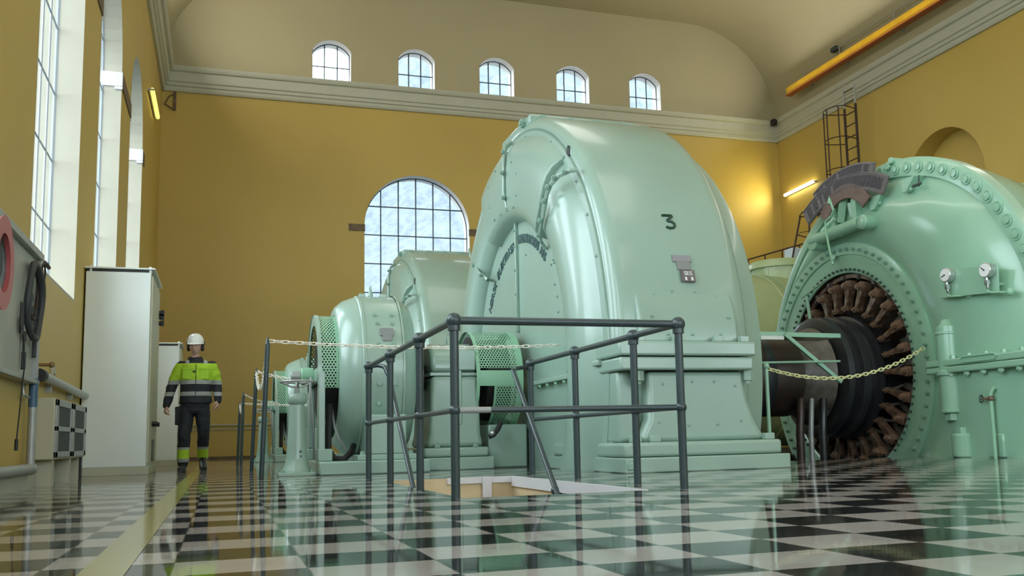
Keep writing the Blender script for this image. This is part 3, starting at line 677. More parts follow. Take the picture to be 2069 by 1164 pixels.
for i in range(4):
    inst('bolt', bmesh_of('hex', 0.022, 0.022, GREEN3), gen, T(3.40, AY-0.95-0.28*i, 0.925) @ Matrix.Rotation(pi, 4, 'X'))
for i in range(3):
    inst('bolt', bmesh_of('hex', 0.022, 0.022, GREEN3), gen, T(3.38, AY-2.1-0.3*i, 0.995) @ Matrix.Rotation(pi, 4, 'X'))
# black slot
y, z = cpt(3.0, 131)
MB().sphere((3.44, y, z), 0.05, 12, 8, (0.25, 0.8, 1.5)).build('open_port', BLACK, gen)
# cast lettering on the disc
lt = MB()
def arc_text(mb, s, a_first, a_last, r, size, x, bold=0.0):
    n_ = len(s)
    for i, ch in enumerate(s):
        if ch == ' ': continue
        a = R(a_first + (a_last-a_first)*i/(n_-1)); t_ = (0, -sin(a), cos(a)); rd = (0, cos(a), sin(a))
        put_text(mb, ch, size, basis(t_, rd, (-1, 0, 0), (x, AY+r*cos(a), AZ+r*sin(a))), 0.006, bold)
arc_text(lt, 'NORSK ELEKTRISK', 38, 84, 1.60, 0.155, 3.442, 0.003)
lt.build('cast_lettering', LETTER, gen); lt = MB()
arc_text(lt, 'BROWN BOVERI A/S', 94, 130, 1.64, 0.155, 3.442, 0.005)
lt.build('cast_lettering', LETTER, gen)
# top flange and neck
MB().box(3.48, 4.88, 11.0, 12.25, 4.13, 4.255).build('top_flange', GREEN, gen, bevel=0.03, seg=3)
MB().prism([(10.95, 4.19), (10.70, 4.12), (10.30, 3.97), (10.0, 3.80), (10.3, 3.5), (12.7, 3.5), (13.0, 3.80), (12.6, 4.0), (12.15, 4.19)], 'X', 3.56, 4.78).build('top_neck', GREEN, gen, bevel=0.04, seg=3)
for x_ in (3.65, 4.0, 4.35, 4.7): inst('bolt', bmesh_of('hex', 0.05, 0.04, BOLT), gen, T(x_, 11.0, 4.195) @ TOYM)
inst('bolt', bmesh_of('hex', 0.06, 0.05, BOLT), gen, T(3.48, 11.2, 4.19) @ TOXM)
# side feet: near and far
for sgn, nm in ((-1, 'foot'), (1, 'foot')):
    def yy(d): return AY+sgn*(AY-d)
    def bx(x0, x1, a, b_, z0, z1, m_, bev, n_='foot'):
        y0, y1 = sorted((yy(a), yy(b_))); return MB().box(x0, x1, y0, y1, z0, z1).build(n_, m_, gen, bevel=bev, seg=3)
    bx(3.40, 5.08, 8.12, 10.3, 0, 0.135, GREEN, 0.012, 'foundation_plate')
    bx(3.41, 5.02, 8.16, 10.2, 0.138, 0.27, GREEN, 0.03, 'foot')
    y0, y1 = sorted((yy(8.26), yy(9.6)))
    leg = [(3.62, 0.26), (3.62, 0.32), (3.66, 0.40), (3.70, 0.48), (3.70, 0.92), (4.70, 0.92), (4.71, 0.80), (4.74, 0.65), (4.79, 0.50), (4.85, 0.38), (4.93, 0.27)]
    MB().prism(leg, 'Y', y0, y1).build('foot_web', GREEN, gen, bevel=0.05, seg=3)
    bx(3.44, 3.66, 8.36, 9.6, 0.27, 0.93, GREEN, 0.03, 'foot_web')
    bx(3.40, 4.76, 8.17, 9.4, 0.925, 1.045, GREEN, 0.02, 'split_flange')
    bx(3.385, 4.79, 8.155, 9.4, 1.055, 1.19, GREEN, 0.022, 'split_flange')
    sh = [(8.30, 1.18), (8.325, 1.40), (8.36, 1.52), (8.42, 1.66), (8.52, 1.80), (8.9, 2.0), (9.2, 1.18)]
    MB().prism([(yy(a), b_) for a, b_ in sh], 'X', 3.66, 4.70).build('side_cover', GREEN, gen, bevel=0.035, seg=3)
    for x_ in (3.62, 4.0, 4.42, 4.70): MB().box(x_-0.045, x_+0.045, *sorted((yy(8.2), yy(8.27))), 1.19, 1.25).build('bolt', GREEN, gen, bevel=0.008)
    for x_ in (3.60, 4.74): inst('bolt', bmesh_of('hex', 0.06, 0.09, GREEN), gen, T(x_, yy(8.26), 0.92) @ Matrix.Rotation(pi, 4, 'X'))
    for x_ in (3.55, 3.74, 4.92): MB().box(x_-0.05, x_+0.05, *sorted((yy(8.2), yy(8.28))), 0.27, 0.33).build('bolt', GREEN, gen, bevel=0.008)
MB().box(3.42, 3.50, 8.10, 8.14, 0.03, 0.09).build('foot_lug', BOLT, gen, bevel=0.006)
for x_, z_ in ((3.80, 1.44), (4.60, 1.44), (3.95, 1.27), (4.2, 1.27), (4.5, 1.27)):
    inst('bolt', bmesh_of('dome', 0.014, 0.012, BOLT), gen, T(x_, 8.305+max(0, z_-1.4)*0.30, z_) @ TOYM)
for x_, z_ in ((3.86, 1.66), (4.06, 1.70), (4.30, 1.70), (4.52, 1.66)):
    inst('bolt', bmesh_of('dome', 0.014, 0.014, BOLT), gen, T(x_, on_drum(0, z_)+0.003, z_) @ TOYM)
for x_, z_ in ((3.85, 0.80), (4.15, 0.82), (4.38, 0.82), (4.6, 0.78), (3.8, 0.45), (4.1, 0.42), (4.4, 0.42), (4.65, 0.45)):
    inst('bolt', bmesh_of('dome', 0.014, 0.012, BOLT), gen, T(x_, 8.26, z_) @ TOYM)
# painted 3 and the plates under it
def tang(z): a = math.asin((z-AZ)/3.13); return Vector((0, sin(a), cos(a))), Vector((0, -cos(a), sin(a)))
zt = 2.36; up_, no_ = tang(zt+0.07); b = MB()
M3 = basis((1, 0, 0), up_, no_, Vector((4.17, on_drum(0, zt), zt))+no_*0.008)
st3 = [(-0.055, 0.155), (-0.02, 0.158), (0.05, 0.157), (0.052, 0.150), (0.02, 0.120), (-0.012, 0.092), (-0.008, 0.086), (0.03, 0.082), (0.056, 0.060), (0.058, 0.030), (0.038, 0.006), (0.0, -0.002), (-0.04, 0.012)]
b.tube([M3 @ Vector((x_, y_, 0)) for x_, y_ in st3], 0.0135, 8); num = b.build('painted_numeral', INK, gen)
def plate(nm, x, z, w, h, m_, parent=gen, lift=0.012):
    u_, n_ = tang(z); c = Vector((x, on_drum(0, z), z))+n_*lift; M_ = basis((1, 0, 0), u_, n_, c)
    b = MB(); b.add([M_ @ Vector(v) for v in [(sx*w/2, sy*h/2, t) for t in (-0.012, 0.004) for sx, sy in ((-1, -1), (1, -1), (1, 1), (-1, 1))]], [(0, 3, 2, 1), (4, 5, 6, 7), (0, 1, 5, 4), (1, 2, 6, 5), (2, 3, 7, 6), (3, 0, 4, 7)])
    return b.build(nm, m_, parent), M_
plate('name_plate', 4.215, 2.03, 0.20, 0.07, TAGG); plate('name_plate', 4.225, 1.955, 0.145, 0.085, BROWNG)
pl_, M_ = plate('warning_sticker', 4.245, 1.845, 0.145, 0.12, MATS['weathered_sign_metal'], lift=0.03)
b = MB(); put_text(b, 'SES', 0.062, M_ @ T(0, 0.004, 0.006), 0.001, 0.002); b.build('sticker_text', DIAL, pl_)
b = MB(); b.box(0, 0, 0, 0, 0, 0); b = MB()
for dx in (-0.03, 0.035): b.add([M_ @ Vector(v) for v in ((dx-0.010, -0.05, 0.008), (dx+0.010, -0.05, 0.008), (dx+0.010, -0.015, 0.008), (dx-0.010, -0.015, 0.008))], [(0, 1, 2, 3)])
b.build('sticker_mark', DIAL, pl_)

# ------------------------------------------------------------------ exciter
def perf(mb, x0, x1, r, a0, a1, cy, cz, pitch=0.034, hole=0.62):
    """hexagonally perforated sheet wrapped round the X axis: real holes"""
    dx = pitch; dv = pitch*0.866; nv_ = int(R(a1-a0)*r/dv); nx2 = int((x1-x0)/dx); off = (x1-x0-nx2*dx)/2+dx/2
    def W(x, s): a = R(a0)+s/r; return (x, cy+r*cos(a), cz+r*sin(a))
    Rr = pitch/sqrt(3)
    for j in range(nv_):
        for i in range(nx2 - (j % 2)):
            cx_ = x0+off+i*dx+(dx/2 if j % 2 else 0); cs = (j+0.5)*dv; vs = []
            for k2 in range(6):
                a = pi/6+k2*pi/3; vs.append(W(cx_+Rr*cos(a), cs+Rr*sin(a)))
            for k2 in range(6):
                a = pi/6+k2*pi/3; vs.append(W(cx_+hole*Rr*cos(a), cs+hole*Rr*sin(a)))
            mb.add(vs, [(k2, (k2+1) % 6, 6+(k2+1) % 6, 6+k2) for k2 in range(6)])
    e = pitch*0.75
    for xa, xb in ((x0-0.004, x0+e), (x1-e, x1+0.004)):
        mb.lathe([(xa, r+0.001), (xb, r+0.001)], (cy, cz), seg=60, a0=a0, a1=a1)
exc = thing('exciter', 'green exciter drum with perforated cage in front of the biggest generator', 'exciter', (1.6, AY, 0), 'exciters at the shaft ends')
ez = 1.09
MB().box(0.97, 2.12, 10.42, 12.6, 0, 0.14).build('base_plate', GREEN, exc, bevel=0.015)
MB().box(1.36, 2.05, 10.50, 12.5, 0.14, 0.20).build('foot', GREEN, exc, bevel=0.01)
MB().lathe([(1.20, 0.70), (1.20, 0.76), (1.22, 0.80), (1.29, 0.86), (1.40, 0.905), (1.43, 0.91), (1.44, 0.93), (1.47, 0.93)], (AY, ez), seg=96).build('front_bell', GREEN, exc)
MB().lathe([(1.47, 0.925), (1.86, 0.925)], (AY, ez), seg=96).build('yoke', GREEN, exc)
MB().lathe([(1.86, 0.94), (1.88, 0.94), (1.89, 0.91), (1.96, 0.88), (2.02, 0.82), (2.05, 0.7), (2.06, 0.25)], (AY, ez), seg=96).build('rear_bell', GREEN, exc)
for sgn in (-1, 1):
    y0, y1 = sorted((AY+sgn*0.98, AY+sgn*0.45)); MB().box(1.46, 1.88, y0, y1, 0.2, 0.62).build('foot_web', GREEN, exc, bevel=0.015)
    for x_ in (1.42, 1.93): inst('bolt', bmesh_of('hex', 0.03, 0.03, GREEN), exc, T(x_, AY+sgn*0.93, 0.2))
pc = MB(); perf(pc, 0.99, 1.20, 0.69, -14, 194, AY, ez); pc.build('perforated_cage', GREEN3, exc, angle=60)
MB().lathe([(0.985, 0.70), (0.985, 0.58)], (AY, ez), seg=60, a0=-14, a1=194).lathe([(0.975, 0.70), (1.02, 0.70)], (AY, ez), seg=60, a0=-14, a1=194).build('cage_rim', GREEN, exc)
for sgn in (-1, 1):      # end bracket legs
    MB().prism([(AY+sgn*0.70, 1.10), (AY+sgn*0.56, 1.10), (AY+sgn*0.50, 0.6), (AY+sgn*0.52, 0.28), (AY+sgn*0.72, 0.24), (AY+sgn*0.70, 0.6)], 'X', 0.985, 1.055).build('end_bracket', GREEN, exc, bevel=0.008)
    MB().box(0.97, 1.12, *sorted((AY+sgn*0.85, AY+sgn*0.45)), 0.14, 0.27).build('bracket_foot', GREEN, exc, bevel=0.01)
MB().box(0.985, 1.03, AY-0.66, AY+0.66, 1.0, 1.16).build('end_bracket', GREEN, exc, bevel=0.01)
MB().lathe([(1.04, 0.02), (1.04, 0.50), (1.22, 0.52)], (AY, ez), seg=48).build('commutator', BLACK, exc)
MB().cyl((0.85, AY, ez), (0.99, AY, ez), 0.10, seg=20).build('hub_cover', GREEN3, exc, bevel=0.01)
MB().cyl((0.74, AY, ez), (0.85, AY, ez), 0.06, seg=20).build('speed_sensor', GREYM, exc, bevel=0.008)
MB().tube([(1.12, 10.95, 0.75), (1.1, 10.9, 0.5), (1.1, 10.88, 0.26), (1.16, 10.85, 0.165), (1.26, 10.85, 0.155), (1.34, 10.9, 0.22), (1.38, 11.0, 0.3)], 0.034, 8).build('cable', BLACK, exc)
MB().tube([(1.14, 11.0, 0.75), (1.17, 10.95, 0.5), (1.22, 10.9, 0.36), (1.3, 10.95, 0.25)], 0.014, 6).build('cable', GREYM, exc)
MB().tube([(0.9, 10.75, 1.03), (0.89, 10.72, 0.9), (0.92, 10.78, 0.6), (0.95, 10.95, 0.3), (0.955, 11.0, 0.16)], 0.013, 6).build('conduit', GREYM, exc)
for x_, z_ in ((1.58, 1.72), (1.76, 1.72), (1.60, 1.62), (1.76, 1.62)):
    s_ = sqrt(0.925**2-(z_-ez)**2); inst('bolt', bmesh_of('hex', 0.022, 0.02, BOLT), exc, T(x_, AY-s_, z_) @ TOYM)
for z_ in (1.38, 0.95, 0.74):
    for x_ in (1.60, 1.76): inst('bolt', bmesh_of('hex', 0.024, 0.02, BOLT), exc, T(x_, AY-sqrt(0.925**2-(z_-ez)**2), z_) @ TOYM)
MB().box(1.62, 1.76, AY-0.86, AY-0.80, 1.48, 1.56).box(1.645, 1.745, AY-0.875, AY-0.8, 1.42, 1.48).build('name_plate', BROWNG, exc)
MB().cyl((1.62, AY-0.1, ez+0.91), (1.62, AY-0.1, ez+0.97), 0.03, seg=12).tube([(1.62, AY-0.1+0.035*cos(a), ez+1.0+0.035*sin(a)) for a in [2*pi*i/16 for i in range(16)]], 0.01, 6, closed=True).build('lifting_eye', GREEN, exc)
for xa_ in (1.48, 1.72): MB().box(xa_, xa_+0.07, AY-0.2, AY-0.1, ez+0.90, ez+0.94).build('cover_lug', GREEN, exc, bevel=0.006)
# ------------------------------------------------------------------ bearing pedestal and slip ring guard
ped = thing('bearing_pedestal', 'green bearing pedestal between the exciter drum and the slip ring guard', 'pedestal', (2.5, AY, 0))
MB().box(2.16, 2.94, 10.86, 12.14, 0, 0.14).build('base_block', GREEN, ped, bevel=0.012)
MB().box(2.14, 2.89, 10.90, 12.1, 0.142, 0.25).build('foot_flange', GREEN, ped, bevel=0.03, seg=3)
pb = []
for i in range(13): pass
body = [(2.19, 0.25), (2.23, 0.4), (2.25, 1.06), (2.80, 1.06), (2.82, 0.4), (2.85, 0.25)]
MB().prism(body, 'Y', 10.98, 12.02).build('column', GREEN, ped, bevel=0.05, seg=3)
MB().box(2.235, 2.815, 10.99, 12.01, 1.06, 1.10).build('split_flange', GREEN, ped, bevel=0.006)
cap = [(10.985, 1.10), (10.99, 1.22), (11.03, 1.33), (11.12, 1.41), (11.25, 1.45), (11.75, 1.45), (11.88, 1.41), (11.97, 1.33), (12.01, 1.22), (12.015, 1.10)]
MB().prism(cap, 'X', 2.25, 2.79).build('bearing_cap', GREEN, ped, bevel=0.05, seg=3)
MB().box(2.53, 2.76, 10.955, 11.0, 1.12, 1.36).box(2.53, 2.60, 10.97, 11.0, 0.5, 1.36).build('oil_gauge_housing', GREEN, ped, bevel=0.03)
MB().cyl((2.52, 11.3, 1.44), (2.52, 11.3, 1.50), 0.03, seg=10).tube([(2.52+0.03*cos(a), 11.3, 1.53+0.04*sin(a)) for a in [2*pi*i/16 for i in range(16)]], 0.009, 6, closed=True).build('lifting_eye', GREEN, ped)
for x_ in (2.30, 2.74): inst('bolt', bmesh_of('hex', 0.035, 0.04, GREEN), ped, T(x_, 10.94, 0.25))
tag(MB().lathe([(2.06, 0.16), (2.10, 0.16), (2.10, 0.42), (2.18, 0.42), (2.18, 0.16), (2.24, 0.16)], (AY, AZ), seg=40).build('coupling', DARKM, None, loc=(2.15, AY, AZ)), 'dark shaft coupling in the gap between exciter drum and bearing pedestal', 'coupling')
slp = thing('slip_ring_guard', 'perforated green guard between bearing pedestal and generator disc', 'guard', (3.0, AY, 0))
sc_ = MB(); perf(sc_, 2.78, 3.28, 0.575, 8, 172, AY, 1.04); sc_.build('perforated_sheet', GREEN3, slp, angle=60)
sc_ = MB(); perf(sc_, 2.98, 3.28, 0.565, 176, 262, AY, 1.04); sc_.build('perforated_sheet', GREEN3, slp, angle=60)
MB().lathe([(2.76, 0.578), (2.80, 0.578)], (AY, 1.04), seg=60, a0=0, a1=360).lathe([(3.24, 0.578), (3.32, 0.578), (3.32, 0.50)], (AY, 1.04), seg=60).lathe([(2.78, 0.57), (3.30, 0.57)], (AY, 1.04), seg=10, a0=172, a1=190).lathe([(2.92, 0.57), (3.30, 0.57)], (AY, 1.04), seg=30, a0=262, a1=352).build('frame_band', GREEN3, slp)
MB().lathe([(2.9, 0.3), (2.92, 0.48), (3.2, 0.50), (3.22, 0.3)], (AY, 1.04), seg=32).lathe([(2.79, 0.52), (2.785, 0.2)], (AY, 1.04), seg=32).build('slip_rings', BLACK, slp)
MB().box(2.93, 3.40, AY-0.42, AY+0.42, 0, 0.50).build('cable_box', GREEN, slp, bevel=0.02)
MB().tube([(3.05, 10.96, 0.52), (3.0, 10.93, 0.44), (2.95, 10.93, 0.38), (2.9, 10.95, 0.36)], 0.03, 8).build('cable', BLACK, slp)
MB().sphere((2.93, 10.92, 0.40), 0.035, 10, 8).build('cable_gland', SILV, slp)

# ------------------------------------------------------------------ shaft between generator and turbine
shf = thing('turbine_shaft', 'thick brown-black shaft casing between generator and turbine', 'shaft', (6.3, AY, 0))
MB().lathe([(5.15, 0.40), (5.2, 0.48), (5.45, 0.50), (5.5, 0.53), (7.15, 0.53), (7.16, 0.48)], (AY, 1.07), seg=64).build('shaft_cylinder', SHAFT, shf)
MB().lathe([(6.60, 0.536), (6.72, 0.540), (6.74, 0.533)], (AY, 1.07), seg=64).build('band', DARKM, shf)
MB().lathe([(7.14, 0.50), (7.3, 0.52), (7.42, 0.60), (7.55, 0.66), (7.58, 0.5)], (AY, 1.07), seg=48, a0=60, a1=290).build('bearing_bracket', RUST2, shf)
for k_ in range(16):
    a = R(100+k_*12); inst('bolt', bmesh_of('hex', 0.025, 0.03, DKBOLT), shf, T(7.56, AY+0.62*cos(a), 1.07+0.62*sin(a)) @ TOXM)
for (px, w_, m_) in ((1618, 0.055, SHAFT), (1640, 0.035, GREYM), (1664, 0.05, DARKM)):
    p = atY(px, 850, 10.95); MB().tube([(p.x+0.05, 11.0, 0.75), (p.x, 10.95, 0.55), (p.x-0.02, 10.95, 0.3), (p.x-0.03, 10.95, -0.6)], w_, 10).build('drain_pipe', m_, shf)
# ------------------------------------------------------------------ turbine
tur = thing('turbine', 'large glossy green spiral turbine casing with an open rusty gate ring', 'turbine', (8.9, AY, 0))
TX_, TZ = 8.17, 1.13
KN = [(-60, 1.86), (0, 1.83), (24, 1.88), (43, 1.96), (61, 2.06), (76, 2.28), (95, 2.55), (113, 2.85), (129, 3.22), (143, 3.48), (157, 3.62), (180, 3.7), (215, 3.75), (300, 1.86)]
def Rout(a):
    a = (a+60) % 360-60
    for (a0_, r0_), (a1_, r1_) in zip(KN, KN[1:]):
        if a0_ <= a <= a1_:
            t_ = (a-a0_)/(a1_-a0_); return r0_+(r1_-r0_)*t_
    return 1.86
def Rs(a): return sum(Rout(a+d) for d in (-14, -7, 0, 7, 14))/5
def spiral(profile, a0=-60, a1=300, n_=180):
    b = MB(); m_ = None
    for i in range(n_+1):
        a = a0+(a1-a0)*i/n_; pr_ = profile(a); m_ = len(pr_)
        for x, r in pr_: b.v.append(Vector((x, AY+r*cos(R(a)), TZ+r*sin(R(a)))))
    b.f = [(i*m_+k_, i*m_+k_+1, (i+1)*m_+k_+1, (i+1)*m_+k_) for i in range(n_) for k_ in range(m_-1)]
    return b
def casing(a):
    ro = Rs(a); w_ = ro-1.76; ri = 1.76; fl_ = min(0.26, 0.10+w_*0.12); q = ro-fl_
    L = [(TX_-0.0, ri)]
    for k_ in range(1, 9):
        s_ = k_/8; L.append((TX_-min(0.17, 0.10*w_+0.02)*sin(pi*s_)**0.8, ri+(q-ri)*s_))
    L += [(TX_-0.035, q+0.01), (TX_-0.04, ro-0.02), (TX_-0.03, ro), (TX_+0.12, ro), (TX_+0.14, ro-0.05), (TX_+0.5, ro-0.08), (TX_+1.2, ro-0.25), (TX_+1.7, ro*0.6)]
    return L
spiral(casing).build('spiral_casing', GREEN2, tur, cutz=0.0, angle=45)
MB().lathe([(TX_+0.02, 1.80), (TX_-0.045, 1.79), (TX_-0.05, 1.76), (TX_-0.05, 1.63), (TX_-0.03, 1.62), (TX_-0.03, 1.40), (TX_-0.02, 1.375), (TX_+0.5, 1.37)], (AY, TZ), seg=128).build('cover_ring', GREEN2, tur, cutz=-0.35, angle=30)
for i in range(72):
    a = R(i*5+2.5)
    if TZ+1.70*sin(a) > 0.05: inst('stud', bmesh_of('hex', 0.024, 0.035, BOLT), tur, T(TX_-0.05, AY+1.70*cos(a), TZ+1.70*sin(a)) @ TOXM)
i = 0
for i in range(90):
    a = R(i*4)
    if TZ+1.42*sin(a) > 0.02: inst('rivet', bmesh_of('dome', 0.018, 0.035, DKBOLT), tur, T(TX_-0.03, AY+1.42*cos(a), TZ+1.42*sin(a)) @ TOXM)
a = 95.0
while a < 176:
    r_ = Rs(a)-0.13; M0 = T(TX_-0.04, AY+r_*cos(R(a)), TZ+r_*sin(R(a))) @ TOXM
    b = 'nut'; k = ('nut',)
    if k not in BM:
        me = MB().lathe([(0.0, 0.074), (0.012, 0.074), (0.014, 0.060), (0.006, 0.056), (0.006, 0.045), (0.03, 0.044), (0.032, 0.0005)], (0, 0), 'Z', 24).mesh('flange_nut'); me.materials.append(GREEN2); BM[k] = me
    inst('flange_nut', BM[k], tur, M0); a += 0.205/r_*57.3
# recess with the gate levers
MB().lathe([(TX_+0.0, 1.372), (TX_+0.34, 1.37), (TX_+0.36, 1.2), (TX_+0.42, 1.0), (TX_+0.45, 0.6), (TX_+0.5, 0.3)], (AY, TZ), seg=96).build('gate_recess', RECESS, tur, cutz=-0.5)
MB().lathe([(TX_+0.05, 1.365), (TX_+0.05, 1.31), (TX_+0.09, 1.30), (TX_+0.10, 1.36)], (AY, TZ), seg=96).build('rusty_ring', RUST, tur, cutz=-0.4)
MB().lathe([(7.60, 0.45), (7.60, 0.76), (7.62, 0.81), (7.70, 0.82), (7.72, 0.76), (7.82, 0.74), (7.84, 0.82), (7.95, 0.83), (7.97, 0.76), (8.06, 0.76), (8.08, 0.84), (8.14, 0.84), (8.16, 0.72), (8.5, 0.72)], (AY, 1.06), seg=96).build('operating_ring', DARKM, tur, cutz=-0.5)
lv = MB()     # one gate lever, radial along +Z from the ring centre, axis toward -X
lv.cyl((0.34, 0, 1.20), (0.02, 0, 1.20), 0.066, seg=14).cyl((0.03, 0, 1.20), (-0.03, 0, 1.20), 0.046, seg=6).cyl((-0.02, 0, 1.20), (-0.05, 0, 1.20), 0.025, seg=8)
lv.add([(x, s_*w_, z) for z, w_, x0_, x1_ in ((1.27, 0.055, 0.05, 0.17), (1.19, 0.058, 0.03, 0.15), (1.06, 0.040, 0.02, 0.12), (0.86, 0.028, 0.0, 0.09)) for x in (x0_, x1_) for s_ in (-1, 1)],
       [(0, 1, 3, 2), (12, 14, 15, 13)]+[f for k_ in (0, 4, 8) for f in ((k_, k_+4, k_+5, k_+1), (k_+2, k_+3, k_+7, k_+6), (k_, k_+2, k_+6, k_+4), (k_+1, k_+5, k_+7, k_+3))])
lv.cyl((0.10, 0, 0.88), (-0.02, 0, 0.88), 0.040, seg=14).cyl((-0.02, 0, 0.88), (-0.055, 0, 0.88), 0.02, seg=6)
lme = lv.mesh('gate_lever', angle=30); lme.materials.append(RUST)
lk = MB().cyl((0.08, 0, 0.88), (0.16, 0.10, 1.0), 0.020, seg=8).cyl((0.22, 0.115, 1.32), (0.05, 0.115, 1.32), 0.036, seg=12).cyl((0.06, 0.115, 1.32), (0.03, 0.115, 1.32), 0.025, seg=6).box(0.12, 0.2, 0.08, 0.15, 1.05, 1.25); lkm = lk.mesh('gate_link', angle=30); lkm.materials.append(RUST2)
for i in range(24):
    Mx = T(TX_-0.02, AY, TZ) @ Matrix.Rotation(R(i*15+4), 4, 'X') @ Matrix.Rotation(R(random.uniform(-0.8, 0.8)), 4, 'X')
    o = inst('gate_lever', lme, tur, Mx); g_ = inst('gate_link', lkm, tur, Mx); 
    g_.parent = o; g_.matrix_local = Matrix.Identity(4)
# horizontal joint flange
MB().box(TX_-0.25, TX_+0.25, 7.5, 9.62, 1.045, 1.125).build('joint_flange', GREEN2, tur, bevel=0.015)
MB().box(TX_-0.25, TX_+0.25, 7.5, 9.62, 0.965, 1.04).build('joint_flange', GREEN2, tur, bevel=0.015)
for i in range(6):
    inst('bolt', bmesh_of('hex', 0.036, 0.035, GREEN2), tur, T(TX_-0.20, 9.25-0.26*i, 0.965) @ Matrix.Rotation(pi, 4, 'X')); inst('bolt', bmesh_of('hex', 0.036, 0.035, GREEN2), tur, T(TX_-0.20, 9.2-0.26*i, 1.125))
MB().tube([(TX_-0.255, 9.02, 1.10), (TX_-0.255, 8.98, 1.13), (TX_-0.255, 8.5, 1.13), (TX_-0.255, 8.46, 1.10), (TX_-0.255, 8.5, 1.07), (TX_-0.255, 8.98, 1.07)], 0.012, 6, closed=True).build('cast_frame', GREEN2, tur)
# servo cylinder, upright
p = atX(1919, 730, TX_-0.12); c = (p.x, p.y)
MB().cyl((*c, 0.53), (*c, 1.52), 0.135, seg=28).cyl((*c, 1.42), (*c, 1.45), 0.145, seg=28).cyl((*c, 1.52), (*c, 1.60), 0.10, 0.06, seg=24).cyl((*c, 0.94), (*c, 1.00), 0.16, seg=28).cyl((*c, 0.51), (*c, 0.55), 0.145, seg=28).build('guide_cylinder', GREEN2, tur, bevel=0.008)
MB().cyl((*c, 0.42), (*c, 0.51), 0.10, seg=6).build('end_nut', GREEN2, tur, bevel=0.005)
p = atX(1948, 900, TX_-0.15); MB().cyl((p.x, p.y, 0), (p.x, p.y, 0.27), 0.13, seg=20).box(p.x, p.x+0.3, p.y-0.6, p.y, 0, 0.26).build('base_boss', GREEN2, tur, bevel=0.02, seg=3)
MB().cyl((p.x, p.y, 0.26), (p.x, p.y, 0.34), 0.075, seg=6).build('base_nut', GREEN2, tur, bevel=0.005)
# gauge board
gp_ = [atX(x, y, TX_-0.24) for x, y in ((1895, 548), (2015, 531), (2017, 590), (1899, 603))]; b = MB()
b.add([(q.x, q.y, q.z) for q in gp_]+[(q.x+0.02, q.y, q.z) for q in gp_], [(0, 1, 2, 3), (7, 6, 5, 4), (0, 4, 5, 1), (1, 5, 6, 2), (2, 6, 7, 3), (3, 7, 4, 0)])
gb = b.build('gauge_board', GREEN2, tur, bevel=0.003)
for q in gp_[2:]: MB().cyl((q.x+0.02, q.y+(0.08 if q is gp_[2] else -0.08), q.z+0.1), (q.x+0.24, q.y+(0.08 if q is gp_[2] else -0.08), q.z+0.1), 0.02, seg=8).build('board_stay', GREEN2, tur)
for (gx, gy), ang in (((1912, 556), 200), ((1992, 546), 140)):
    q = atX(gx, gy, TX_-0.30); g_ = MB().cyl((q.x+0.06, q.y, q.z), (q.x-0.02, q.y, q.z), 0.085, seg=28).build('pressure_gauge', SILV, tur, bevel=0.006)
    MB().cyl((q.x-0.021, q.y, q.z), (q.x-0.026, q.y, q.z), 0.074, seg=28).build('dial', DIAL, g_)
    MB().cyl((q.x-0.03, q.y, q.z), (q.x-0.03, q.y-0.055*cos(R(ang)), q.z+0.055*sin(R(ang))), 0.005, seg=6).sphere((q.x-0.03, q.y, q.z), 0.009, 8, 6).build('needle', BLACK, g_)
    MB().cyl((q.x, q.y, q.z-0.08), (q.x, q.y, q.z-0.2), 0.016, seg=10).box(q.x-0.02, q.x+0.02, q.y-0.02, q.y+0.02, q.z-0.165, q.z-0.11).build('gauge_cock', SILV, g_)
    MB().cyl((q.x-0.02, q.y, q.z-0.14), (q.x-0.03, q.y-0.035, q.z-0.21), 0.008, seg=8).build('cock_lever', DKBOLT, g_)
    MB().tube([(q.x, q.y, q.z-0.2), (q.x, q.y, q.z-0.235), (q.x+0.02, q.y-0.03, q.z-0.25), (q.x+0.05, q.y-0.13, q.z-0.26), (q.x+0.22, q.y-0.18, q.z-0.26)], 0.011, 8).sphere((q.x+0.14, q.y-0.18, q.z-0.26), 0.045, 10, 8).build('gauge_pipe', GREEN3, g_)
# floor valve pipe
q = atX(2012, 925, TX_-0.2); e = atX(2032, 783, TX_)
MB().tube([(TX_+0.05, e.y, e.z), (TX_-0.1, e.y, e.z), (TX_-0.19, q.y-0.03, e.z-0.01), (TX_-0.2, q.y, e.z-0.06), (TX_-0.2, q.y, 0.0)], 0.022, 10).sphere((TX_-0.04, e.y, e.z), 0.06, 12, 8).build('drain_pipe', GREEN3, tur)
vb_ = MB().sphere((TX_-0.2, q.y, 0.645), 0.036, 12, 8).cyl((TX_-0.2, q.y, 0.645), (TX_-0.23, q.y+0.09, 0.645), 0.014, seg=8).build('valve_body', RUST, tur)
MB().tube([Vector((TX_-0.235, q.y+0.11, 0.645))+0.042*(cos(a)*Vector((0.9, 0.3, 0))+sin(a)*Vector((0, 0, 1))) for a in [2*pi*i/20 for i in range(20)]], 0.007, 6, closed=True).cyl((TX_-0.235, q.y+0.11, 0.603), (TX_-0.235, q.y+0.11, 0.687), 0.005, seg=6).cyl((TX_-0.27, q.y+0.10, 0.645), (TX_-0.2, q.y+0.122, 0.645), 0.005, seg=6).build('handwheel', DKBOLT, vb_)
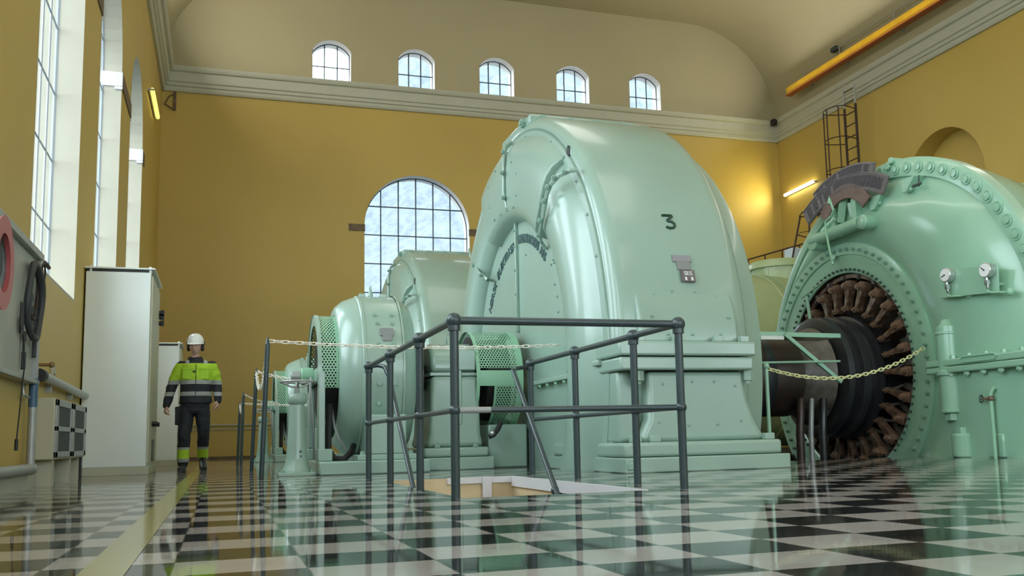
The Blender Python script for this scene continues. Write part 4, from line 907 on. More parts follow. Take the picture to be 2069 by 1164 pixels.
# regulating link and pin, pointer, brackets on top
def PX_(x, y, X_): v = atX(x, y, X_); return v
MB().cyl(PX_(1642, 487, 7.98), PX_(1738, 450, 7.98), 0.085, seg=20).build('regulating_link', GREEN2, tur, bevel=0.01)
MB().cyl(PX_(1742, 448, 7.88), PX_(1742, 448, 7.88)+Vector((0.16, 0, 0)), 0.10, seg=24).sphere(PX_(1742, 448, 7.88), 0.095, 20, 10, (0.3, 1, 1)).build('link_pin', GREEN2, tur)
MB().cyl(PX_(1640, 490, 7.92), PX_(1640, 490, 7.92)+Vector((0.2, 0, 0)), 0.12, seg=20).cyl(PX_(1663, 470, 7.95), PX_(1690, 440, 7.98), 0.05, seg=10).build('link_head', GREEN2, tur, bevel=0.01)
MB().tube([PX_(x, y, 7.78) for x, y in ((1676, 402), (1684, 425), (1680, 436), (1668, 448), (1668, 462), (1675, 500), (1683, 535))], 0.016, 6).cyl(PX_(1676, 412, 7.78), PX_(1675, 396, 7.78), 0.03, 0.003, seg=8).build('pointer', GREEN3, tur)
MB().cyl(PX_(1683, 520, 7.78), PX_(1683, 520, 8.12), 0.03, seg=8).build('pointer_bracket', GREEN2, tur)
for (x0_, y0_, x1_, y1_, w_) in ((1705, 400, 1700, 450, 0.09), (1716, 410, 1722, 440, 0.05), (1760, 400, 1780, 412, 0.04), (1825, 365, 1842, 385, 0.03)):
    MB().cyl(PX_(x0_, y0_, 8.0), PX_(x1_, y1_, 8.02), w_*0.8, seg=4).build('bracket', GREEN2, tur, bevel=0.01)
for (x_, y_, w_, h_) in ((1770, 408, 0.22, 0.16), (1835, 372, 0.2, 0.15)):
    q = PX_(x_, y_, 8.0); b = MB(); b.add([(7.98, q.y+w_*0.6, q.z+h_*0.5), (7.98, q.y-w_*0.7, q.z+h_*0.5), (7.98, q.y+w_*0.1, q.z-h_*0.6), (7.98, q.y+w_*0.5, q.z-h_*0.6), (8.16, q.y+w_*0.6, q.z+h_*0.5), (8.16, q.y-w_*0.7, q.z+h_*0.5), (8.16, q.y+w_*0.1, q.z-h_*0.6), (8.16, q.y+w_*0.5, q.z-h_*0.6)], [(0, 1, 2, 3), (7, 6, 5, 4), (0, 4, 5, 1), (1, 5, 6, 2), (2, 6, 7, 3), (3, 7, 4, 0)]); b.build('bracket', GREEN2, tur, bevel=0.008)
q = PX_(1858, 368, 7.95); MB().cyl((7.95, q.y+0.12, q.z-0.02), (7.95, q.y-0.02, q.z-0.02), 0.02, seg=8).cyl((7.95, q.y+0.02, q.z-0.05), (7.93, q.y-0.02, q.z+0.08), 0.009, seg=6).build('small_cock', DKBOLT, tur)
for (x_, y_, r_) in ((1800, 325, 0.045), (1793, 336, 0.05), (1780, 345, 0.045)): q = PX_(x_, y_, 8.1); MB().cyl((8.08, q.y, q.z), (8.25, q.y, q.z), r_, seg=12).build('lug', GREEN2, tur, bevel=0.008)
for (x_, y_) in ((1650, 560), (1682, 545)): pass
MB().cyl(PX_(1620, 602, 8.05), PX_(1672, 563, 8.05), 0.012, seg=6).cyl(PX_(1630, 600, 8.05), PX_(1638, 650, 8.05), 0.03, seg=4).build('tie_rod', GREEN2, tur)
# maker's sign on top: arched bands with raised strokes
sgn_ = thing('arched_sign', 'weathered grey arched metal sign with raised letters on top of the turbine', 'sign', (7.95, 11.4, 3.4))
def arc_plate(r0_, r1_, a0_, a1_, X_, m_, nm, strokes=0):
    b = MB(); n_ = 28
    for i in range(n_+1):
        a = R(a0_+(a1_-a0_)*i/n_)
        for x in (X_, X_+0.03):
            for r_ in (r0_, r1_): b.v.append(Vector((x, SY+r_*cos(a), SZ+r_*sin(a))))
    for i in range(n_):
        k_ = i*4; b.f += [(k_, k_+1, k_+5, k_+4), (k_+2, k_+6, k_+7, k_+3), (k_+1, k_+3, k_+7, k_+5), (k_, k_+4, k_+6, k_+2)]
    b.f += [(0, 2, 3, 1), (n_*4, n_*4+1, n_*4+3, n_*4+2)]
    o = b.build(nm, m_, sgn_, bevel=0.006)
    if strokes:
        e = MB(); h_ = r1_-r0_; rnd = random.Random(strokes); a = a0_+3
        while a < a1_-3:
            if rnd.random() < 0.14: a += 1.6; continue
            w_ = 0.24; ra, rb = r0_+h_*0.22, r1_-h_*0.2
            for (u0_, u1_, q0_, q1_) in ((0, 1, 0, 0.26), (0, 1, 0.74, 1.0)) + (((rnd.choice((0, 0.42, 0.84)), 0, 0.1, 0.9),) if rnd.random() < 0.8 else ()):
                ua, ub = (ra, rb) if (u0_, u1_) == (0, 1) else (ra+(rb-ra)*u0_, ra+(rb-ra)*(u0_+0.16))
                aa, ab = R(a+1.25*q0_), R(a+1.25*q1_)
                e.add([(X_-0.012, SY+r_*cos(t_), SZ+r_*sin(t_)) for r_, t_ in ((ua, aa), (ua, ab), (ub, ab), (ub, aa))]+[(X_+0.002, SY+r_*cos(t_), SZ+r_*sin(t_)) for r_, t_ in ((ua, aa), (ua, ab), (ub, ab), (ub, aa))], [(0, 3, 2, 1), (0, 1, 5, 4), (1, 2, 6, 5), (2, 3, 7, 6), (3, 0, 4, 7)])
            a += 1.9
        e.build('raised_strokes', SIGNL, o)
        e2 = MB().tube([(X_-0.004, SY+(r0_+0.025)*cos(R(t_)), SZ+(r0_+0.025)*sin(R(t_))) for t_ in [a0_+0.6+(a1_-a0_-1.2)*i/30 for i in range(31)]], 0.008, 5).tube([(X_-0.004, SY+(r1_-0.025)*cos(R(t_)), SZ+(r1_-0.025)*sin(R(t_))) for t_ in [a0_+0.6+(a1_-a0_-1.2)*i/30 for i in range(31)]], 0.008, 5).build('border', SIGN, o)
    return o
# fit circles for the three bands through photo points, on the sign's own plane
def circ3(a, b, c):
    ax, ay, bx_, by_, cx_, cy_ = a.y, a.z, b.y, b.z, c.y, c.z; d = 2*(ax*(by_-cy_)+bx_*(cy_-ay)+cx_*(ay-by_))
    ux = ((ax*ax+ay*ay)*(by_-cy_)+(bx_*bx_+by_*by_)*(cy_-ay)+(cx_*cx_+cy_*cy_)*(ay-by_))/d
    uy = ((ax*ax+ay*ay)*(cx_-bx_)+(bx_*bx_+by_*by_)*(ax-cx_)+(cx_*cx_+cy_*cy_)*(bx_-ax))/d
    return ux, uy, math.hypot(ax-ux, ay-uy)
SX = 7.92
def ang(x, y): q = atX(x, y, SX); return math.degrees(atan2(q.z-SZ, q.y-SY))
SY, SZ, r_ = circ3(atX(1624, 425, SX), atX(1700, 356, SX), atX(1792, 354, SX))
arc_plate(r_-0.26, r_, ang(1622, 432), ang(1792, 362), SX, SIGN, 'letter_band', 5)
SY, SZ, r_ = circ3(atX(1646, 386, SX), atX(1700, 340, SX), atX(1766, 328, SX))
arc_plate(r_-0.17, r_, ang(1643, 396), ang(1765, 337), SX+0.004, SIGN, 'letter_band', 9)
SY, SZ, r_ = circ3(atX(1658, 438, SX), atX(1700, 375, SX), atX(1758, 398, SX))
arc_plate(r_-0.2, r_, ang(1658, 438), ang(1757, 399), SX-0.01, SIGN2, 'lower_band')
for ya_ in (10.8, 11.3): MB().box(SX+0.03, 8.16, ya_, ya_+0.1, 3.0, 3.5).build('sign_bracket', GREEN2, sgn_)
# steel bracket frame over the shaft
fr = thing('shaft_guard_frame', 'green steel angle frame with diagonal brace above the dark shaft', 'frame', (6.6, 10.6, 0))
YFR = 10.35
def bar(p, q, w_, h_, nm, m_=GREEN2):
    p, q = Vector(p), Vector(q); x, y, d = frame_of(q-p); b = MB()
    y = Vector((0, 1, 0)); x = d.cross(y).normalized()
    b.add([p+sx*w_*x+sy*h_*y for sx, sy in ((-1, -1), (1, -1), (1, 1), (-1, 1))]+[q+sx*w_*x+sy*h_*y for sx, sy in ((-1, -1), (1, -1), (1, 1), (-1, 1))], [(0, 3, 2, 1), (4, 5, 6, 7), (0, 1, 5, 4), (1, 2, 6, 5), (2, 3, 7, 6), (3, 0, 4, 7)])
    return b.build(nm, m_, fr, bevel=0.004)
A = atY(1530, 673, YFR); B = atY(1696, 679, YFR); bar((5.1, YFR, A.z), B, 0.028, 0.03, 'top_bar')
bar(Vector((5.1, YFR+0.25, A.z)), B+Vector((0, 0.25, 0)), 0.02, 0.22, 'top_plate', LAMPTINT)
bar(atY(1586, 676, YFR-0.06), atY(1700, 772, YFR-0.06), 0.024, 0.02, 'diagonal_brace')
MB().cyl(atY(1530, 733, YFR-0.1), atY(1697, 730, YFR-0.1), 0.014, seg=8).build('tie_bar', GREEN2, fr)
q = atY(1560, 683, YFR-0.05); MB().box(q.x-0.16, q.x+0.16, q.y-0.01, q.y, q.z-0.02, q.z+0.025).build('tape_label', CAB, fr)
q = atY(1548, 740, 8.9)
ps = thing('barrier_post', 'thin green post with a chain hook beside the generator foot', 'post', (q.x, q.y, 0))
MB().cyl((q.x, q.y, 0), (q.x+0.0, q.y, q.z), 0.02, seg=8).cyl((q.x, q.y, 0), (q.x, q.y, 0.02), 0.06, seg=12).build('pole', GREEN2, ps); MB().sphere((q.x, q.y, q.z), 0.035, 12, 8).build('hook', GREEN2, ps)
POSTTOP = Vector((q.x, q.y, q.z-0.02))
# casings behind
def rear(label, X0, dY, X1, fx0, fx1, seam):
    t = thing('inlet_casing', label, 'casing', (X0, AY+dY, 0), 'inlet casings behind the machines')
    cy_, cz_, r_ = AY+dY, (2.02 if dY else 1.9), (2.0 if dY else 1.92)
    MB().lathe([(X0, 1.5), (X0, 1.96), (X0+0.1, r_), (X1-0.1, r_), (X1, 1.9), (X1, 0.3)], (cy_, cz_), seg=72).build('barrel', LAMPTINT, t, cutz=0.0)
    MB().lathe([(seam-0.02, r_+0.005), (seam, r_+0.03), (seam+0.12, r_+0.03), (seam+0.14, r_+0.005)], (cy_, cz_), seg=72).build('seam_band', LAMPTINT, t, cutz=0.0)
    for k_ in range(40):
        a = R(100+k_*2.0); inst('rivet', bmesh_of('dome', 0.022, 0.02, GREEN3), t, T(seam+0.19, cy_+(r_)*cos(a), cz_+(r_)*sin(a)) @ Matrix.Rotation(a-pi/2, 4, 'X'))
    hh = 1.0 if dY else 0.25
    MB().lathe([(cz_+r_-0.12, (fx1-fx0)/2-0.1), (cz_+r_+0.18*hh, (fx1-fx0)/2-0.08), (cz_+r_+0.18*hh, (fx1-fx0)/2), (cz_+r_+0.27*hh, (fx1-fx0)/2), (cz_+r_+0.36*hh, (fx1-fx0)/2-0.06), (cz_+r_+0.38*hh, 0.01)], ((fx0+fx1)/2, cy_), 'Z', 48).build('top_cover', LAMPTINT, t)
    return t
rear('lamp-tinted green riveted casing seen between the big generator and the turbine', 9.6, 8.8, 14.6, 11.9, 13.5, 11.75)
rear('lamp-tinted green casing behind the turbine at the right picture edge', 10.05, 0.0, 14.5, 10.9, 11.9, 12.6)
# ------------------------------------------------------------------ second unit, further down the hall
g2 = copy_tree(gen, (0, 8.8, 0), 'second green generator casing, behind the biggest one, in front of the arched window', drop=('painted_numeral', 'name_plate', 'warning_sticker'))
e2 = copy_tree(exc, (0, 8.8, 0), 'smaller-looking exciter drum with perforated cage, furthest down the hall')
exc['label'] = 'nearer exciter drum with perforated cage, beside the railed floor opening'
for o_ in (gen, exc): pass

# valve columns with handwheels
vc = thing('valve_column', 'nearer green column with a horizontal handwheel, in front of the exciter cage', 'valve column', (0.76, 10.75, 0), 'handwheel columns')
x, y = 0.76, 10.75
MB().box(x-0.19, x+0.19, y-0.16, y+0.16, 0, 0.035).build('base_plate', GREEN, vc, bevel=0.006)
MB().lathe([(0.035, 0.16), (0.06, 0.155), (0.10, 0.125), (0.2, 0.108), (0.4, 0.095), (0.6, 0.082), (0.74, 0.075), (0.75, 0.085), (0.765, 0.098), (0.80, 0.104), (0.84, 0.098), (0.855, 0.085), (0.86, 0.01)], (x, y), 'Z', 32).build('column', GREEN, vc)
MB().cyl((x, y, 0.86), (x, y, 0.92), 0.035, seg=6).build('stem_nut', GREYM, vc)
MB().tube([(x+0.17*cos(a), y+0.17*sin(a), 0.985) for a in [2*pi*i/28 for i in range(28)]], 0.014, 8, closed=True).tube([(x-0.17, y, 0.985), (x-0.06, y, 0.93), (x+0.06, y, 0.93), (x+0.17, y, 0.985)], 0.012, 6).tube([(x, y-0.17, 0.985), (x, y-0.06, 0.93), (x, y+0.06, 0.93), (x, y+0.17, 0.985)], 0.012, 6).build('handwheel', GREYM, vc)
for sx in (-0.15, 0.15): inst('bolt', bmesh_of('hex', 0.022, 0.03, GREEN), vc, T(x+sx, y-0.12, 0.035))
for (dx, z_) in ((0.03, 0.25), (0.03, 0.2)): MB().sphere((x+dx, y-0.103, z_), 0.012, 8, 6, (1, 0.3, 1.2)).build('paint_chip', DKBOLT, vc)
copy_tree(vc, (0, 8.8, 0), 'further green column with a handwheel, by the back wall')

# ------------------------------------------------------------------ guard rail round the stair opening
gr = thing('guard_rail', 'slate blue pipe railing with ball joints round the floor opening', 'railing', (1.97, 7.2, 0))
RZ, MZ = 1.02, 0.50
def post(x, y, r_=0.026, w_=False):
    MB().cyl((x, y, 0), (x, y, RZ), r_, seg=14).build('post', RAIL, gr)
    MB().sphere((x, y, RZ), r_*1.75, 14, 10).cyl((x, y, RZ-0.06), (x, y, RZ-0.03), r_*1.4, seg=14).build('ball_joint', RAIL, gr)
    MB().sphere((x, y, MZ), r_*1.35, 14, 10).build('ball_joint', RAIL, gr)
LX_, RX_ = 1.27, 2.70
LY = (5.545, 6.60, 7.83, 9.04); RY = (5.535, 6.25, 7.45, 8.66)
for y in LY: post(LX_, y)
for y in RY: post(RX_, y)
for x, ys_ in ((LX_, LY), (RX_, RY)):
    for a, b_ in zip(ys_, ys_[1:]):
        MB().cyl((x, a, RZ), (x, b_, RZ), 0.022, seg=12).build('top_rail', RAIL, gr); MB().cyl((x, a, MZ), (x, b_, MZ), 0.017, seg=12).build('mid_rail', RAIL, gr)
MB().cyl((LX_, 5.54, RZ), (RX_, 5.54, RZ), 0.024, seg=12).build('top_rail', RAIL, gr)
MB().cyl((LX_, 5.54, MZ), (1.48, 5.54, MZ), 0.018, seg=12).build('mid_rail', RAILW, gr, label='worn bare grey stretch of the middle rail')
MB().cyl((1.48, 5.54, MZ), (RX_, 5.54, MZ), 0.018, seg=12).build('mid_rail', RAIL, gr)
MB().tube([(RX_, 8.66, RZ-0.03), (2.56, 8.62, RZ-0.05), (2.50, 8.52, RZ-0.06), (2.45, 8.36, RZ-0.09)], 0.02, 10).tube([(2.45, 8.38, 0.935), (2.43, 7.2, -0.07), (2.42, 6.9, -0.35), (2.42, 6.0, -1.15)], 0.021, 10).build('stair_handrail', RAIL, gr)
MB().cyl((2.43, 7.2, -0.075), (2.47, 7.2, -0.09), 0.02, seg=8).sphere((2.43, 7.22, -0.07), 0.035, 10, 8).build('handrail_bracket', RAIL, gr)
MB().tube([(LX_, 9.04, RZ), (1.36, 9.06, RZ+0.01), (1.41, 9.0, RZ-0.01), (1.43, 8.85, RZ-0.12), (1.44, 7.75, -0.05), (1.44, 6.0, -1.6)], 0.020, 10).build('stair_handrail', RAIL, gr)

# ------------------------------------------------------------------ chain posts and chains
tops = []
for i, (px, py, y_, lb, tx_, ty_) in enumerate(((528, 968, 10.07, 'nearest dark chain post with a pointed tip', 541, 683), (508, 952, 13.2, 'second dark chain post, just left of the nearest one', 518, 746),
                                   (487, 939, 17.9, 'third dark chain post, towards the back wall', 492, 793), (480, 936, 19.4, 'furthest dark chain post, next to the third one', 485, 812))):
    b_ = atY(px, py, y_); b_.z = 0; tp = atY(tx_, ty_, y_); t = thing('chain_post', lb, 'post', tuple(b_), 'chain posts')
    MB().cyl(b_, tp-Vector((0, 0, 0.06)), 0.024, seg=12).build('pole', RAIL, t)
    MB().cyl(tp-Vector((0, 0, 0.06)), tp+Vector((0, 0, 0.01)), 0.024, 0.006, seg=12).build('tip', RAIL, t)
    tops.append(tp-Vector((0, 0, 0.03)))
def chain(p, q, sag, label, m_, pitch=0.068, wire=0.0055, grp='plastic chains'):
    p, q = Vector(p), Vector(q); n_ = 60
    pts = [p.lerp(q, i/n_)-Vector((0, 0, sag*4*(i/n_)*(1-i/n_))) for i in range(n_+1)]
    L = [0]
    for a, b_ in zip(pts, pts[1:]): L.append(L[-1]+(b_-a).length)
    def at(s):
        for i in range(n_):
            if L[i+1] >= s: return pts[i].lerp(pts[i+1], (s-L[i])/max(L[i+1]-L[i], 1e-9))
        return pts[-1]
    mb = MB(); s = 0; k_ = 0
    while s+pitch < L[-1]:
        a, b_ = at(s), at(s+pitch); d = (b_-a).normalized(); sd = Vector((0, 0, 1)).cross(d)
        sd = sd.normalized() if sd.length > 1e-3 else Vector((0, 1, 0)); u_ = d.cross(sd)
        w_ = (u_*0.9+sd*0.44) if k_ % 2 == 0 else (sd*0.9-u_*0.44)
        w_.normalize(); c = (a+b_)/2; hl, hw = pitch*0.66, pitch*0.24
        mb.tube([c+d*(hl*(abs(cos(t_))**0.6)*(1 if cos(t_) > 0 else -1))+w_*hw*sin(t_) for t_ in [2*pi*i/12 for i in range(12)]], wire, 5, closed=True)
        s += pitch; k_ += 1
    return tag(mb.build('chain', m_, None, loc=tuple(p)), label, 'chain', grp)
HK = Vector((3.42, 9.72, 1.40)); HK.z = atX(1135, 697, 3.42).z; HK.y = atX(1135, 697, 3.42).y
chain(tops[0], HK, 0.045, 'long white chain from the nearest post across to the big generator', CHAIN)
chain(tops[0], tops[1], 0.34, 'short white chain looping between the two nearest posts', CHAIN)
chain(tops[1], (1.10, 12.15, atY(640, 770, 12.15).z), 0.03, 'white chain from the second post to the nearer exciter', CHAIN)
chain(tops[2], (1.05, 19.35, atY(590, 815, 19.35).z), 0.05, 'white chain from the third post to the further exciter', CHAIN)
chain(tops[2], tops[3], 0.25, 'short white chain between the two furthest posts', CHAIN)
p = atY(662, 818, 18.9)
chain(tops[3], (p.x, 18.9, p.z), 0.02, 'thin white chain from the furthest post passing behind the nearer valve column', CHAIN)
p = atX(1868, 702, TX_-0.1)
chain(POSTTOP, p, 0.22, 'pale yellow chain sagging across the turbine opening', CHAIN2, pitch=0.075, wire=0.0065)

# ------------------------------------------------------------------ the worker
PX0, PY0 = -0.345, 14.1
def loft(path, n_=20):
    """path: list of (centre, rx, ry, xdir, ydir)"""
    mb = MB(); vs = []
    for c, rx, ry, xd, yd in path:
        c, xd, yd = Vector(c), Vector(xd), Vector(yd); vs += [c+rx*cos(2*pi*k/n_)*xd+ry*sin(2*pi*k/n_)*yd for k in range(n_)]
    fs = [(i*n_+k, i*n_+(k+1) % n_, (i+1)*n_+(k+1) % n_, (i+1)*n_+k) for i in range(len(path)-1) for k in range(n_)]
    fs += [tuple(reversed(range(n_))), tuple(range((len(path)-1)*n_, len(path)*n_))]
    mb.add(vs, fs); return mb
def limb(pts, n_=16, flat=1.0):
    """pts: (point, radius)"""
    mb = MB(); P_ = []
    for i in range(len(pts)-1):       # subdivide
        for k in range(4):
            t_ = k/4; P_.append((Vector(pts[i][0]).lerp(Vector(pts[i+1][0]), t_), pts[i][1]+(pts[i+1][1]-pts[i][1])*t_))
    P_.append((Vector(pts[-1][0]), pts[-1][1]))
    Q = [P_[0]]+[((P_[i-1][0]+P_[i][0]*2+P_[i+1][0])/4, P_[i][1]) for i in range(1, len(P_)-1)]+[P_[-1]]
    mb.tube([q for q, _ in Q], [r_ for _, r_ in Q], n_); mb.sphere(Q[0][0], Q[0][1]*0.98, n_, 8); mb.sphere(Q[-1][0], Q[-1][1]*0.98, n_, 8); return mb
def merged(name, parts, m_, parent, voxel, smooth_it=4, folds=0.0, fs=9.0, cut=None, label=None, keep=None):
    all_ = MB()
    for p_ in parts: all_.add(p_.v, p_.f)
    if cut: all_.v = [cut(v) for v in all_.v]
    off = rootloc(parent); me = bpy.data.meshes.new(name); me.from_pydata([v for v in all_.v], [], all_.f)
    bm = bmesh.new(); bm.from_mesh(me); bmesh.ops.recalc_face_normals(bm, faces=bm.faces); bm.to_mesh(me); bm.free()
    o = bpy.data.objects.new('tmp', me); COL.objects.link(o)
    rm = o.modifiers.new('r', 'REMESH'); rm.mode = 'VOXEL'; rm.voxel_size = voxel
    sm = o.modifiers.new('s', 'SMOOTH'); sm.factor = 0.5; sm.iterations = smooth_it
    dg = bpy.context.evaluated_depsgraph_get(); ne = bpy.data.meshes.new_from_object(o.evaluated_get(dg)); bpy.data.objects.remove(o)
    ne.name = name
    if folds:
        ns = [v.normal.copy() for v in ne.vertices]
        for v, nn in zip(ne.vertices, ns):
            q = v.co*fs; q.z *= 1.5; f_ = noise.noise(q)+0.5*noise.noise(q*2.1+Vector((5, 1, 2))); v.co += nn*f_*folds
    for p_ in ne.polygons: p_.use_smooth = True
    ne.materials.clear(); ne.materials.append(m_); r_ = bpy.data.objects.new(name, ne); COL.objects.link(r_); r_.parent = parent
    return r_
man = thing('person', 'worker in white helmet, ear defenders and hi-vis yellow and navy workwear walking towards the camera', 'person', (PX0, PY0, 0))
# everything of the figure is modelled about its own origin, facing -Y, x to picture right
def head_part():
    mb = MB(); seg, rg = 40, 30; vs = []
    hc = Vector((0.0, -0.015, 1.655))
    for i in range(rg+1):
        t_ = pi*i/rg
        for k in range(seg):
            p_ = 2*pi*k/seg; d = Vector((sin(t_)*cos(p_), sin(t_)*sin(p_), cos(t_)))
            x_, y_, z_ = d.x*0.076, d.y*0.097, d.z*0.118
            if z_ < 0: x_ *= 1-0.42*(-z_/0.118)**1.6; y_ *= 1-0.12*(-z_/0.118)
            if d.y < 0:      # face
                f_ = -d.y
                y_ += 0.010*f_*max(0, 1-abs(z_-0.012)/0.10)*0.2
                nose = math.exp(-(x_/0.013)**2)*math.exp(-((z_+0.018)/0.024)**2)*f_; y_ -= 0.034*nose
                bridge = math.exp(-(x_/0.012)**2)*math.exp(-((z_-0.012)/0.022)**2)*f_; y_ -= 0.008*bridge
                for sx in (-1, 1):
                    y_ += 0.010*math.exp(-((x_-sx*0.031)/0.016)**2)*math.exp(-((z_-0.010)/0.013)**2)*f_
                    y_ -= 0.005*math.exp(-((x_-sx*0.030)/0.02)**2)*math.exp(-((z_-0.032)/0.010)**2)*f_
                    y_ -= 0.004*math.exp(-((x_-sx*0.04)/0.018)**2)*math.exp(-((z_+0.02)/0.02)**2)*f_
                y_ -= 0.008*math.exp(-(x_/0.024)**2)*math.exp(-((z_+0.058)/0.016)**2)*f_
                y_ -= 0.011*math.exp(-(x_/0.022)**2)*math.exp(-((z_+0.098)/0.018)**2)*f_
            vs.append(Vector((x_, y_, z_)))
    fs = [(i*seg+k, (i+1)*seg+k, (i+1)*seg+(k+1) % seg, i*seg+(k+1) % seg) for i in range(rg) for k in range(seg)]
    mb.add(vs, fs); return mb, hc
HM = T(0.0, -0.02, 1.662) @ Matrix.Rotation(R(-10), 4, 'Z') @ Matrix.Rotation(R(4), 4, 'X')
hp, _ = head_part(); hp.v = [HM @ v for v in hp.v]
for sx in (-1, 1): e_ = MB().sphere((0, 0, 0), 0.03, 10, 8, (0.35, 0.6, 1)); e_.v = [HM @ (v+Vector((sx*0.078, 0.005, -0.005))) for v in e_.v]; hp.add(e_.v, e_.f)
neck = limb([((0.005, 0.02, 1.42), 0.058), ((0.0, 0.005, 1.57), 0.051)])
torso_b = loft([((0.01, 0.0, 0.84), 0.14, 0.10, (1, 0, 0), (0, 1, 0)), ((0.01, 0, 1.0), 0.14, 0.095, (1, 0, 0), (0, 1, 0)), ((0.012, 0, 1.25), 0.16, 0.11, (1, 0, 0), (0, 1, 0)), ((0.012, 0, 1.43), 0.15, 0.09, (1, 0, 0), (0, 1, 0)), ((0.01, 0, 1.49), 0.06, 0.05, (1, 0, 0), (0, 1, 0))])
# joints (x right in picture, y away, z up)
SHL, ELL, WRL = (-0.180, 0.0, 1.405), (-0.285, 0.03, 1.14), (-0.345, -0.06, 0.875)
SHR, ELR, WRR = (0.212, 0.0, 1.41), (0.285, 0.06, 1.165), (0.30, 0.0, 0.945)
HIL, KNL, ANL = (-0.085, 0, 0.88), (-0.115, -0.06, 0.49), (-0.125, 0.0, 0.10)
HIR, KNR, ANR = (0.10, 0, 0.88), (0.125, 0.03, 0.50), (0.115, 0.36, 0.17)
arms = [limb([(SHL, 0.05), (ELL, 0.04), (WRL, 0.028)]), limb([(SHR, 0.05), (ELR, 0.04), (WRR, 0.028)])]
legs = [limb([(HIL, 0.085), (KNL, 0.055), (ANL, 0.04)]), limb([(HIR, 0.085), (KNR, 0.055), (ANR, 0.04)])]
def hand(wr, dirv, side, curl, palmn):
    """wr wrist; dirv towards fingers; side: direction of the thumb; palmn: palm normal"""
    wr, d, s_, n_ = Vector(wr), Vector(dirv).normalized(), Vector(side).normalized(), Vector(palmn).normalized()
    s_ = (s_-s_.dot(d)*d).normalized(); n_ = d.cross(s_)*(1 if d.cross(s_).dot(n_) > 0 else -1); out = []
    out.append(loft([(wr-d*0.02, 0.028, 0.022, s_, n_), (wr+d*0.02, 0.032, 0.019, s_, n_), (wr+d*0.06, 0.042, 0.017, s_, n_), (wr+d*0.088, 0.043, 0.014, s_, n_), (wr+d*0.098, 0.038, 0.010, s_, n_)], 14))
    for k_, (o_, L_, sp_) in enumerate(((0.033, 0.068, 0.12), (0.011, 0.078, 0.03), (-0.011, 0.072, -0.04), (-0.032, 0.056, -0.14))):
        a0_ = curl*(0.8+0.12*k_); b0 = wr+d*0.082+s_*o_; pts = [(b0, 0.0092)]; ang_ = 0.15*a0_; cur = b0; dd = d+s_*sp_
        for j_, fr_ in enumerate((0.45, 0.32, 0.23)):
            ang_ += a0_*(0.7, 0.9, 0.7)[j_]; v_ = (dd*cos(ang_)+n_*sin(ang_)).normalized(); cur = cur+v_*L_*fr_; pts.append((cur, 0.0088-0.0009*j_))
        out.append(limb(pts, 10))
    b0 = wr+d*0.025+s_*0.024; v1 = (d*0.62+s_*0.66+n_*0.35).normalized(); p1 = b0+v1*0.036; v2 = (d*0.88+s_*0.22+n_*0.42).normalized(); p2 = p1+v2*0.032; p3 = p2+(d*0.9+n_*0.5).normalized()*0.024
    out.append(limb([(b0, 0.0145), (p1, 0.0115), (p2, 0.0100), (p3, 0.0082)], 10)); return out
hands = hand(WRL, (-0.12, -0.25, -1), (0.25, -1, 0), 0.75, (1, 0.2, 0)) + hand(WRR, (-0.05, -0.2, -1), (-0.35, -1, 0), 0.55, (-1, 0.3, 0))
bodyo = merged('body', [hp, neck, torso_b]+arms+legs+hands, SKIN, man, 0.0048, 2)
# clothes
X_, Y_ = (1, 0, 0), (0, 1, 0)
jt = loft([((0.018, 0.0, 0.90), 0.208, 0.158, X_, Y_), ((0.018, 0.0, 0.93), 0.212, 0.16, X_, Y_), ((0.02, 0.0, 1.0), 0.20, 0.148, X_, Y_), ((0.02, 0, 1.12), 0.20, 0.145, X_, Y_), ((0.02, 0, 1.25), 0.208, 0.148, X_, Y_), ((0.018, 0.0, 1.36), 0.212, 0.135, X_, Y_), ((0.016, 0.0, 1.42), 0.205, 0.115, X_, Y_), ((0.014, 0.0, 1.455), 0.170, 0.10, X_, Y_), ((0.01, 0.0, 1.482), 0.125, 0.09, X_, Y_), ((0.005, 0.0, 1.50), 0.095, 0.085, X_, Y_), ((0.0, 0.005, 1.522), 0.074, 0.078, X_, Y_)], 32)
sl = [limb([(SHL, 0.070), ((-0.226, 0.01, 1.29), 0.076), (ELL, 0.068), ((-0.315, -0.01, 1.0), 0.060), (WRL, 0.050)]), limb([(SHR, 0.070), ((0.250, 0.03, 1.29), 0.076), (ELR, 0.068), ((0.295, 0.03, 1.05), 0.060), (WRR, 0.050)])]
jacket = merged('jacket', [jt]+sl, JACK, man, 0.009, 4, folds=0.008, fs=11, label=None)
co = MB()      # open collar
for i in range(25):
    a = R(-60+300*i/24-0); 
    for k_, (r_, z_) in enumerate(((0.094, 1.480), (0.078, 1.530), (0.088, 1.535), (0.106, 1.482))): co.v.append(Vector((0.002+r_*0.98*cos(a), 0.0+r_*sin(a)*0.98, z_-0.012*(1 if a < 0 or a > pi else 0))))
co.f = [(i*4+k_, i*4+(k_+1) % 4, (i+1)*4+(k_+1) % 4, (i+1)*4+k_) for i in range(24) for k_ in range(4)]
def own(mb, nm, m_, par, **k):       # figure coordinates -> object
    mb.v = [v+rootloc(par) for v in mb.v]; return mb.build(nm, m_, par, **k)
own(co, 'collar', NAVY, jacket)
own(MB().box(0.013, 0.021, -0.154, -0.146, 0.95, 1.42), 'zip', NAVY, jacket)
HVM = mat('hi_vis_pocket', (0.38, 0.62, 0.03), 0.7)
for x0_, x1_ in ((-0.155, -0.03), (0.06, 0.185)): own(MB().box(x0_, x1_, -0.153, -0.135, 1.345, 1.372).box(x0_+0.005, x1_-0.005, -0.147, -0.135, 1.22, 1.35), 'chest_pocket', HVM, jacket, bevel=0.005)
